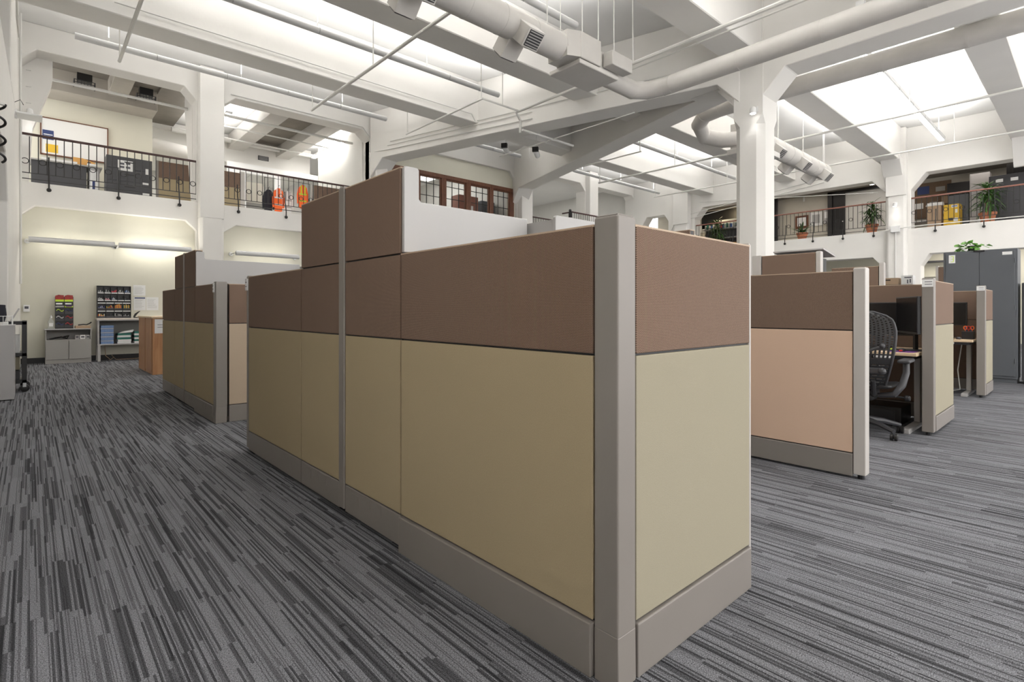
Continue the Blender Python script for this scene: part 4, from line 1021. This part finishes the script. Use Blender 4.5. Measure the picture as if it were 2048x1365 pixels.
t = thing('kraft_folder', 'orange kraft envelope leaning on the counter', 'folder', (.95, 16.65, 4.6)); MB().prism([(-.2, 0), (.22, 0), (.25, .13), (0, .2), (-.18, .2)], lambda a, z: (a, 0, z), lambda a, z: (a, .04, z)).build('envelope', 'brassy', t)
t = thing('desk_telephone', 'white telephone on the counter by the file cabinet', 'telephone', (1.12, 16.55, 4.6)); MB().box(-.09, -.08, 0, .09, .08, .06).build('base', 'whitep', t, bevel=.01); MB().box(-.08, -.03, .06, -.02, .03, .1).build('handset', 'dkgrey', t)
t = thing('lateral_file_cabinet', 'charcoal lateral file cabinet with taped papers behind the left railing', 'cabinet', (1.36, 16.0, GF))
MB().box(0, 0, .03, .92, .5, 1.24).build('body', 'cabdark', t, bevel=.006)
for k in range(4): 
    d = MB().box(.02, -.014, .05+k*.30, .90, 0, .335+k*.30).build('drawer', 'cabdark', t, bevel=.004); MB().box(.35, -.02, .20+k*.30, .57, -.014, .225+k*.3).build('handle', 'black', d)
MB().box(.22, -.017, .90, .52, -.014, 1.15).build('taped_sheet', 'paper', t)
mb = MB()
for (a, b) in [(.26, .96), (.38, .96), (.26, 1.04), (.38, 1.06)]: mb.box(a, -.019, b, a+.09, -.017, b+.05)
mb.build('sheet_print', 'ink', t)
MB().box(.72, -.017, .62, .86, -.014, .67).build('label_card', 'paper', t); MB().box(.72, -.017, .36, .86, -.014, .41).build('label_card', 'paper', t); MB().box(.78, -.017, .88, .84, -.014, 1.02).build('label_card', 'paper', t)
def gpanel(label, x0, x1, y, top=1.27, lo='tan', post=True):
    t = thing('gallery_partition', label, 'partition', (x0, y, GF), 0, 'cubicle panels on the gallery'); L = x1-x0
    MB().box(.05, 0, .1, L, .06, top-.42).build('tan_tile', lo, t, bevel=.003)
    MB().box(.05, 0, top-.415, L, .06, top).build('brown_tile', 'brown', t, bevel=.003)
    MB().box(0, -.01, 0, .048, .07, top).build('post', 'trim', t); MB().box(.05, -.002, 0, L, .062, .098).build('base_cover', 'trim', t)
gpanel('brown and tan partition beside the charcoal file cabinet in the left gallery', 2.36, 3.8, 15.95)
gpanel('brown and tan partition just past the first pilaster in the left gallery', 3.5, 4.30, 15.9)
gpanel('brown and tan partition beyond the orange jackets', 6.3, 7.6, 15.9)
t = thing('partition_post', 'pale post between gallery partition and office doorway', 'post', (4.3, 15.9, GF)); MB().box(0, 0, 0, .12, .1, 1.32).build('shaft', 'trimlt', t)
# office beyond, with door frame
t = thing('office_front', 'white-framed office front with dark opening behind the second railing', 'office wall', (4.6, 18.4, GF))
MB().box(0, 0, 0, .55, .1, 2.2).box(1.45, 0, 0, 1.62, .1, 2.2).box(.55, 0, 1.9, 1.45, .1, 2.2).box(1.62, 0, 2.0, 2.9, .1, 2.2).build('frame', 'whitep', t)
MB().box(.55, .4, 0, 1.45, .45, 1.05).build('low_cabinet', 'shelfin', t); MB().box(.55, 1.2, 1.05, 1.45, 1.25, 1.9).build('inner_wall', 'galwall', t)
t = thing('orange_hi_vis_vest', 'orange safety jacket hanging open behind the second railing, left one', 'jacket', (5.35, 16.0, 3.95), 0, 'orange hi-vis jackets on the gallery')
def jacket(t, col, trim):
    MB().prism([(-.11, 0), (-.02, -.03), (.10, .02), (.10, .45), (.12, .60), (.04, .68), (-.04, .68), (-.11, .60), (-.12, .45)], lambda a, z: (a, -.035, z), lambda a, z: (a*.9, .035, z)).build('body', col, t, bevel=.008)
    MB().tube([(-.09, 0, .60), (-.145, 0, .38), (-.14, 0, .12)], [.035, .032, .026], 8).build('sleeve', col, t, smooth='auto')
    MB().tube([(.09, 0, .60), (.145, 0, .38), (.14, 0, .12)], [.035, .032, .026], 8).build('sleeve', col, t, smooth='auto')
    MB().box(-.115, -.040, .18, .10, -.034, .22).box(-.12, -.040, .38, .105, -.034, .42).box(-.07, -.040, .42, -.04, -.034, .66).box(.04, -.040, .42, .07, -.034, .66).build('reflective_band', trim, t)
    MB().tube([(0, 0, .66), (0, 0, .74), (.03, 0, .77)], .006, 6).build('hanger_hook', 'black', t)
jacket(t, 'orange', 'whitep')
t = thing('dark_jacket', 'dark jacket hanging just left of the orange jackets', 'jacket', (5.12, 16.15, 3.9)); jacket(t, 'jacket', 'jacket')
t = thing('white_coat', 'white coat hanging between the orange jackets', 'jacket', (5.68, 16.2, 3.95)); jacket(t, 'whitep', 'ltgrey')
t = thing('orange_hi_vis_vest', 'orange safety jacket with lime bands behind the second railing, right one', 'jacket', (6.05, 16.0, 4.15), 0, 'orange hi-vis jackets on the gallery'); jacket(t, 'orange', 'lime')
t = thing('coat_rail', 'black rail the jackets hang from behind the second railing', 'rack', (5.0, 16.1, GF)); MB().tube([(0, 0, 0), (0, 0, 1.32), (1.3, 0, 1.32), (1.3, 0, 0)], .012, 6).build('frame', 'black', t)
t = thing('wall_vent', 'small dark louvre vent in the gallery lintel wall', 'vent', (5.98, 19.39, 6.26)); MB().box(-.17, -.02, 0, .17, 0, .15).build('frame', 'dkgrey', t)
mb = MB()
for k in range(5): mb.box(-.15, -.03, .015+k*.027, .15, -.02, .025+k*.027)
mb.build('louvres', 'silver', t)
pipe([(3.2, 15.6, 6.28), (7.44, 15.6, 6.28)], .04, 'thick pipe crossing the second gallery arch', group='gallery pipes')
pipe([(3.2, 16.6, 6.3), (7.44, 16.6, 6.3)], .022, 'thin pipe crossing the second gallery arch below the thick one', group='gallery pipes')
pipe([(3.2, 17.9, 6.35), (7.44, 17.9, 6.35)], .022, 'thin pipe crossing the deep end of the second gallery arch', group='gallery pipes')
pipe([(3.2, 19.0, 6.62), (8.9, 19.0, 6.62)], .08, 'wrapped pipe along the top of the gallery lintel wall', group='gallery pipes')
pipe([(-.1, 15.4, 6.15), (3.0, 15.4, 6.15)], .035, 'pipe crossing the first gallery arch under the coffer', group='gallery pipes')
duct([(2.6, 18.5, 5.9), (4.2, 18.3, 5.7)], .22, 'short wrapped duct glimpsed behind the pier in the left gallery')
# rooms behind the windows
t = thing('tall_cupboard', 'rose brown cupboard seen through the second window pane', 'cupboard', (12.6, 15.8, GF))
MB().box(-.9, 0, 0, .0, .5, 1.76).build('body', 'fridge', t, bevel=.01); MB().box(-.5, -.01, 1.0, -.25, 0, 1.4).build('notice', 'paper', t)
t = thing('dark_cupboard', 'dark green cupboard seen through the third and fourth windows', 'cupboard', (13.4, 15.9, GF)); MB().box(-.55, 0, 0, .1, .5, 1.70).build('body', 'cabgrey', t, bevel=.01)
t = thing('book_stack', 'coloured papers standing behind the left window', 'papers', (9.6, 15.1, GF)); MB().box(-.3, 0, 0, .25, .3, .92).build('stand', 'ltgrey', t); MB().prism([(-.2, .92), (.15, .92), (.18, 1.06), (-.15, 1.0)], lambda a, z: (a, .05, z), lambda a, z: (a, .1, z)).build('papers', 'purple', t)

# ================================================================== LEFT GROUND CORNER
WY = 14.655
t = thing('supply_cabinet', 'low grey cabinet with open shelf and two doors against the left wall', 'cabinet', (.23, 14.24, 0))
W_, D_, H_ = .73, .40, .71
MB().box(0, 0, .0, W_, D_, .08).build('plinth', 'greylam', t)
MB().box(0, 0, .08, .018, D_, H_-.02).box(W_-.018, 0, .08, W_, D_, H_-.02).box(0, D_-.01, .08, W_, D_, H_-.02).build('carcass', 'greylam', t)
MB().box(.018, .01, .47, W_-.018, D_-.01, .488).build('shelf', 'greylam', t)
MB().box(-.012, -.015, H_-.022, W_+.012, D_, H_).build('top', 'ltgrey', t, bevel=.004)
MB().box(.004, -.016, .085, W_/2-.003, 0, .475).build('door', 'greylam', t, bevel=.003); MB().box(W_/2+.003, -.016, .085, W_-.004, 0, .475).build('door', 'greylam', t, bevel=.003)
t = thing('stapler_bundle', 'black tangle of cables on the open shelf of the grey cabinet', 'cables', (.42, 14.36, .488))
MB().tube([(-.12, 0, .01), (-.04, .03, .03), (.06, -.02, .05), (.15, .02, .02), (.18, 0, .07), (.1, .04, .05)], .016, 7).build('cable', 'black', t, smooth='auto')
for i, (x, w_, m_) in enumerate([(.73, .07, 'ltgrey'), (.82, .09, 'whitep'), (.905, .06, 'ltgrey')]):
    t = thing('small_carton', ['left', 'middle', 'right'][i] + ' small white carton on the grey cabinet shelf', 'box', (x, 14.33, .488), 0, 'cartons on the cabinet shelf')
    MB().box(-w_/2, -.05, 0, w_/2, .05, .085).build('carton', m_, t, bevel=.002); MB().box(-w_*.3, -.052, .03, w_*.3, -.05, .06).build('print', 'ink', t)
t = thing('sanitizer_bottle', 'large clear pump bottle on the grey cabinet', 'bottle', (.32, 14.38, .71))
MB().lathe([(.045, 0), (.05, .02), (.05, .15), (.02, .2), (.018, .23)], (0, 0, 0), 14).build('bottle', 'plasticclear', t, smooth='auto'); MB().lathe([(.02, .22), (.02, .25), (.008, .25), (.008, .28)], (0, 0, 0), 10).build('pump', 'whitep', t); MB().box(-.03, -.053, .05, .03, -.048, .12).build('label', 'paper', t)
t = thing('marker_display', 'two-column cardboard display of coloured markers and pens on the grey cabinet', 'display', (.385, 14.40, .71))
MB().box(0, 0, 0, .29, .16, .66).build('backing', 'black', t)
for c_ in range(2):
    x0 = .002+c_*.145
    MB().prism([(x0, .60), (x0+.135, .60), (x0+.135, .69), (x0+.05, .70), (x0, .68)], lambda a, z: (a, -.01, z), lambda a, z: (a, .03, z)).build('header_card', 'dkred', t)
    MB().box(x0, -.012, .56, x0+.135, .0, .60).build('header_strip', 'lime', t)
    MB().box(x0, -.03, .44, x0+.135, 0, .47).build('pocket', 'lime' if c_ else 'ltgrey', t)
    MB().box(x0+.01, -.045, .50, x0+.11, -.01, .53).build('marker', 'whitep', t)
    MB().box(x0+.02, -.045, .455, x0+.12, -.01, .475).build('marker', ['ltgrey', 'purple'][c_], t)
    for r_ in range(3):
        z = .02+r_*.14
        MB().prism([(x0, z), (x0+.135, z), (x0+.135, z+.10), (x0+.067, z+.05), (x0, z+.10)], lambda a, q: (a, -.03, q), lambda a, q: (a, 0, q)).build('pocket', 'dkgrey', t)
        for q in range(7):
            colr = [['navy', 'whitep', 'lime'], ['red', 'red', 'navy']][c_][r_]
            a = x0+.015+q*.017; MB().box(a, -.05, z+.07+.02*math.sin(q), a+.011, -.03, z+.09+.02*math.sin(q)).build('marker', colr, t)
t = thing('kraft_tray', 'flat brown carton with black strap on the grey cabinet', 'box', (.83, 14.38, .71)); MB().box(-.13, -.1, 0, .12, .1, .055).build('carton', 'kraft', t, bevel=.004)
MB().tube([(-.08, -.02, .07), (0, 0, .08), (.06, .02, .075), (.11, .0, .10), (.14, 0, .13)], .012, 7).build('strap', 'black', t, smooth='auto')
# supply table
t = thing('supply_table', 'grey framed table with an enclosed shelf of paper reams by the left wall', 'table', (1.06, 14.20, 0))
TW = 1.45
MB().box(-.01, -.02, .885, TW, .44, .92).build('tabletop', 'beige', t, bevel=.004); MB().box(-.01, -.02, .865, TW, .44, .885).build('edge', 'ltgrey', t)
MB().box(0, 0, .345, TW, .42, .37).build('shelf', 'ltgrey', t); MB().box(0, 0, .37, .03, .42, .865).box(TW-.03, 0, .37, TW, .42, .865).build('side', 'ltgrey', t); MB().box(.03, .40, .37, TW-.03, .42, .865).build('back', 'shelfin', t)
for x in (0, TW-.05):
    for y in (0, .36): MB().box(x, y, 0, x+.05, y+.05, .345).build('leg', 'silver', t, bevel=.004)
def ream(x, y, z, label, group, m_, w=.22, d=.28, h=.042, rz=0, band=None):
    t = thing('paper_ream', label, 'paper', (x, y, z), rz, group); MB().box(-w/2, -d/2, 0, w/2, d/2, h).build('wrapper', m_, t, bevel=.003)
    if band: MB().box(-w/2-.001, -d/2-.001, h*.3, w/2+.001, -d/2+.02, h*.65).build('printed_band', band, t)
for i in range(9): ream(1.225, 14.36, .37+i*.044, 'blue wrapped paper ream in the left stack of the table shelf, %s from the bottom' % ORD[i], 'blue reams in the table shelf', 'bluebox', band='ltgrey' if i % 2 else None, rz=.01*(-1)**i)
for i in range(5): ream(1.52, 14.36, .37+i*.044, ['white', 'white', 'white', 'green', 'white'][i] + ' topped paper ream in the middle stack of the table shelf, level %s' % ['one', 'two', 'three', 'four', 'five'][i], 'middle reams in the table shelf', ['whitep', 'whitep', 'green', 'whitep', 'green'][i], w=.24, rz=.06*math.sin(i*2))
for i in range(6): ream(1.82, 14.36, .37+i*.042, ['white', 'green'][i % 2] + ' paper ream in the right stack of the table shelf, %s from the bottom' % ORD[i], 'right reams in the table shelf', ['whitep', 'green'][i % 2], w=.24, rz=.03*math.sin(i*3))
t = thing('loose_papers', 'crumpled white sheets draped on the middle ream stack', 'paper', (1.55, 14.34, .592)); MB().prism([(-.13, 0), (.12, .02), (.14, .07), (.0, .045), (-.06, .03)], lambda a, z: (a, -.12, z), lambda a, z: (a, .1, z)).build('sheets', 'paper', t)
t = thing('power_cable', 'loose tan extension cable on the floor under the supply table', 'cable', (1.3, 14.45, 0)); MB().tube([(-.1, 0, .34), (-.08, .05, .1), (0, 0, .012), (.06, .05, .06), (.03, .1, .1), (.1, 0, .012), (.5, .03, .012), (.7, .05, .2), (.72, .08, .34)], .007, 6).build('cord', 'kraft', t, smooth='auto')
t = thing('supply_organizer', 'black pigeonhole organizer full of pens and clips standing on the table', 'organizer', (1.065, 14.42, .92))
OW, OH = .60, .70
MB().box(0, .10, 0, OW, .12, OH).box(0, 0, 0, .008, .1, OH).box(OW-.008, 0, 0, OW, .1, OH).box(0, 0, OH-.01, OW, .1, OH).box(0, 0, 0, OW, .1, .01).build('case', 'black', t)
rows = [(4, 0.01, .155), (4, .18, .16), (5, .37, .13), (5, .53, .145)]
cc = [[['red', 'yellow', 'whitep'], ['dkgrey'], ['silver', 'dkgrey'], ['dkgrey', 'silver']],
      [['navy', 'whitep'], ['yellow', 'green', 'red'], ['yellow', 'red', 'brassy'], ['green', 'brassy', 'yellow']],
      [['whitep', 'ltgrey'], ['whitep', 'pink'], ['navy', 'whitep'], ['dkgrey'], ['dkgrey']],
      [['whitep', 'ltgrey'], ['whitep', 'black'], ['pink', 'red'], ['whitep', 'black'], ['bluebox', 'ltgrey']]]
for ri, (n, z, h) in enumerate(rows):
    for ci in range(n):
        w_ = (OW-.016)/n; x = .008+ci*w_
        d = MB().box(x+.004, -.012, z, x+w_-.004, 0, z+h*.22).box(x+.004, -.004, z, x+w_-.004, .09, z+.006).box(x+.002, 0, z, x+.006, .1, z+h).build('bin', 'dkgrey', t)
        MB().box(x+.006, -.014, z+h*(.85 if ri < 2 else .02), x+w_-.006, -.012, z+h*(.97 if ri < 2 else .16)).build('label_strip', 'paper', d)
        cl = cc[ri][ci]; rnd = random.Random(ri*9+ci); k_ = 9
        for m_ in set(cl):
            mb = MB()
            for q in range(k_):
                if cl[q % len(cl)] != m_: continue
                a = x+.012+q*(w_-.03)/k_; hh = h*(.55+.2*rnd.random()) if ri == 1 and ci > 1 else h*(.2+.35*rnd.random())
                mb.box(a, .002+.02*rnd.random(), z+.008+ (0 if ri == 1 and ci > 1 else h*.15*rnd.random()), a+(w_-.03)/k_*.8, .05, z+.008+hh)
            if mb.v: mb.build('supplies', m_, d)
t = thing('tape_dispenser', 'black stapler upright beside the organizer on the table', 'stapler', (1.76, 14.35, .92)); MB().box(-.06, -.02, 0, .08, .02, .02).build('base', 'black', t, bevel=.004); MB().tube([(-.05, 0, .02), (-.02, 0, .08), (.03, 0, .13), (.06, 0, .15)], [.018, .022, .012, .006], 8).build('arm', 'black', t, smooth='auto')
def sheet(label, x0, x1, z0, z1, head=False, lines=8):
    t = thing('wall_notice', label, 'notice', ((x0+x1)/2, WY, z0), 0, 'paper notices on the left wall'); W = (x1-x0)/2; H = z1-z0
    MB().box(-W, -.004, 0, W, 0, H).build('sheet', 'paper', t); mb = MB(); rnd = random.Random(int(x0*100))
    for k in range(lines):
        z = H*(.82-.72*k/lines); mb.box(-W*.8, -.006, z, W*(.2+.6*rnd.random()), -.004, z+.004)
    mb.build('text_lines', 'greylam', t)
    if head: MB().box(-W*.85, -.006, H*.88, W*.9, -.004, H*.97).build('heading_bar', 'navy', t)
sheet('upper white printed sheet above the paired notices', 1.73, 1.96, 1.42, 1.66)
sheet('left of the paired notices with a dark heading bar, beside the organizer', 1.74, 1.965, 1.09, 1.39, True)
sheet('right of the paired notices with no bar, beside the organizer', 1.975, 2.21, 1.09, 1.39, False, 10)
t = thing('thermostat', 'white thermostat with dark display in the left corner', 'thermostat', (-.05, WY, 1.06)); MB().box(-.05, -.03, 0, .05, 0, .14).build('case', 'whitep', t, bevel=.004); MB().box(-.03, -.032, .06, .03, -.03, .11).build('display', 'ink', t)
# maple cabinet
t = thing('wooden_cabinet', 'orange maple cabinet with a taped notice at the end of the far island', 'cabinet', (1.53, 10.70, 0))
MB().box(.0, .0, .0, .75, .72, .955).build('body', 'wood', t, bevel=.004); MB().box(-.005, .76, 0, .75, 1.48, .97).build('rear_body', 'wood', t, bevel=.004)
MB().box(-.02, -.02, .955, .77, 1.5, .985).build('top', 'woodlt', t, bevel=.004)
MB().box(-.008, .04, .05, 0, .70, .93).build('door', 'wood', t, bevel=.003)
MB().box(.03, -.004, .70, .26, 0, .94).build('taped_notice', 'paper', t); MB().box(.07, -.006, .84, .2, -.004, .848).box(.07, -.006, .80, .24, -.004, .808).build('notice_print', 'ink', t)
# grey file box, basket and cart
t = thing('low_grey_cabinet', 'plain light grey cabinet cut by the left frame edge', 'cabinet', (-.9, 8.86, 0)); MB().box(0, 0, .01, .76, .62, .90).build('body', 'ltgrey', t, bevel=.004); MB().box(-.0, -.004, .895, .765, .63, .912).build('top', 'ltgrey', t)
t = thing('wire_basket', 'white wire basket of papers on the light grey cabinet', 'basket', (-.62, 8.92, .912))
mb = MB()
for z in (.0, .11): mb.tube([(0, 0, z), (.46, 0, z), (.46, .4, z), (0, .4, z)], .004, 5, closed=True)
for k in range(13): mb.tube([(k*.038, 0, 0), (k*.038, 0, .11)], .0025, 4)
for k in range(11): mb.tube([(.46, k*.04, 0), (.46, k*.04, .11)], .0025, 4)
mb.build('wire_frame', 'whitep', t)
t = thing('paper_pile', 'pile of white paper inside the wire basket', 'paper', (-.4, 9.1, .914)); MB().box(-.2, -.15, 0, .2, .15, .035).build('sheets', 'paper', t, bevel=.004)
t = thing('black_bag', 'black cloth bag slumped in the wire basket', 'bag', (-.42, 9.15, .95))
MB().prism([(-.22, 0), (.19, 0), (.21, .09), (.20, .20), (.10, .21), (.05, .18), (-.08, .175), (-.22, .16)], lambda a, z: (a, -.12, z*.95), lambda a, z: (a*.94, .12, z)).build('bag_body', 'jacket', t, bevel=.018, segs=3)
MB().prism([(.05, .02), (.19, .0), (.20, .21), (.11, .215), (.07, .15)], lambda a, z: (a, -.135, z), lambda a, z: (a, -.10, z)).build('flap', 'jacket', t, bevel=.008)
t = thing('rolling_cart', 'black metal cart on casters behind the light grey cabinet', 'cart', (-.62, 9.62, 0))
for (x, y) in [(.54, 0), (.54, .5), (0, 0), (0, .5)]:
    MB().box(x, y, .12, x+.05, y+.05, .95).build('post', 'black', t, bevel=.003)
    MB().lathe([(.03, -.02), (.05, -.015), (.05, .015), (.03, .02)], (x+.03, y+.02, .055), 16, 'y').build('caster', 'black', t, smooth='auto')
    MB().box(x+.01, y-.005, .07, x+.045, y+.045, .125).build('caster_fork', 'chrome', t)
for z in (.12, .48, .90): MB().box(0, 0, z, .59, .55, z+.045).build('shelf', 'black', t, bevel=.003)
for i, (z, hh, m_, lab) in enumerate([(.165, .12, 'dkgrey', 'dark box on the bottom shelf of the black cart'), (.525, .24, 'whitep', 'stack of white papers on the middle shelf of the black cart'), (.3, .17, 'tanl', 'cream carton hung under the middle shelf of the cart')]):
    t = thing('cart_box', lab, 'box', (-.3, 9.85, z)); MB().box(-.2, -.15, 0, .2, .15, hh).build('carton', m_, t, bevel=.004)
t = thing('laptop', 'silver tablet leaning at the top of the black cart', 'laptop', (-.2, 9.8, .945)); MB().prism([(0, 0), (.02, 0), (.10, .17), (.085, .175)], lambda a, z: (a, -.12, z), lambda a, z: (a, .12, z)).build('lid', 'silver', t)
# coiled cable and access point high on the side wall
t = thing('coiled_cable', 'black coiled cable hanging on the left side wall', 'cable', (-.20, 6.3, 2.36))
pts = []
for k in range(58):
    a = k*2*PI/18; pts.append((.0+.045*math.cos(a), .045*math.sin(a), .50-k*.50/58))
MB().tube(pts, .010, 7).build('coil', 'black', t, smooth='auto')
MB().tube([(-.14, 0, .52), (.04, 0, .50)], .012, 6).build('hook', 'pipe', t)
t = thing('access_point', 'flat white access point on a bracket in the upper left corner', 'access point', (-.1, 12.4, 4.42))
MB().box(-.08, -.2, 0, .26, .2, .03).build('plate', 'whitep', t, bevel=.01); MB().tube([(-.1, 0, .02), (-.12, 0, .2), (-.02, 0, .28), (.02, 0, .2)], .006, 5).build('cable', 'black', t); MB().box(-.12, -.03, -.05, -.06, .03, .1).build('bracket', 'whitep', t)
t = thing('ladder_rungs', 'row of small wall rungs in the upper left corner', 'rungs', (-.06, 14.45, 4.6))
for k in range(5): MB().tube([(0, 0, k*.33), (.08, -.02, k*.33)], .01, 5).build('rung', 'pipe', t)
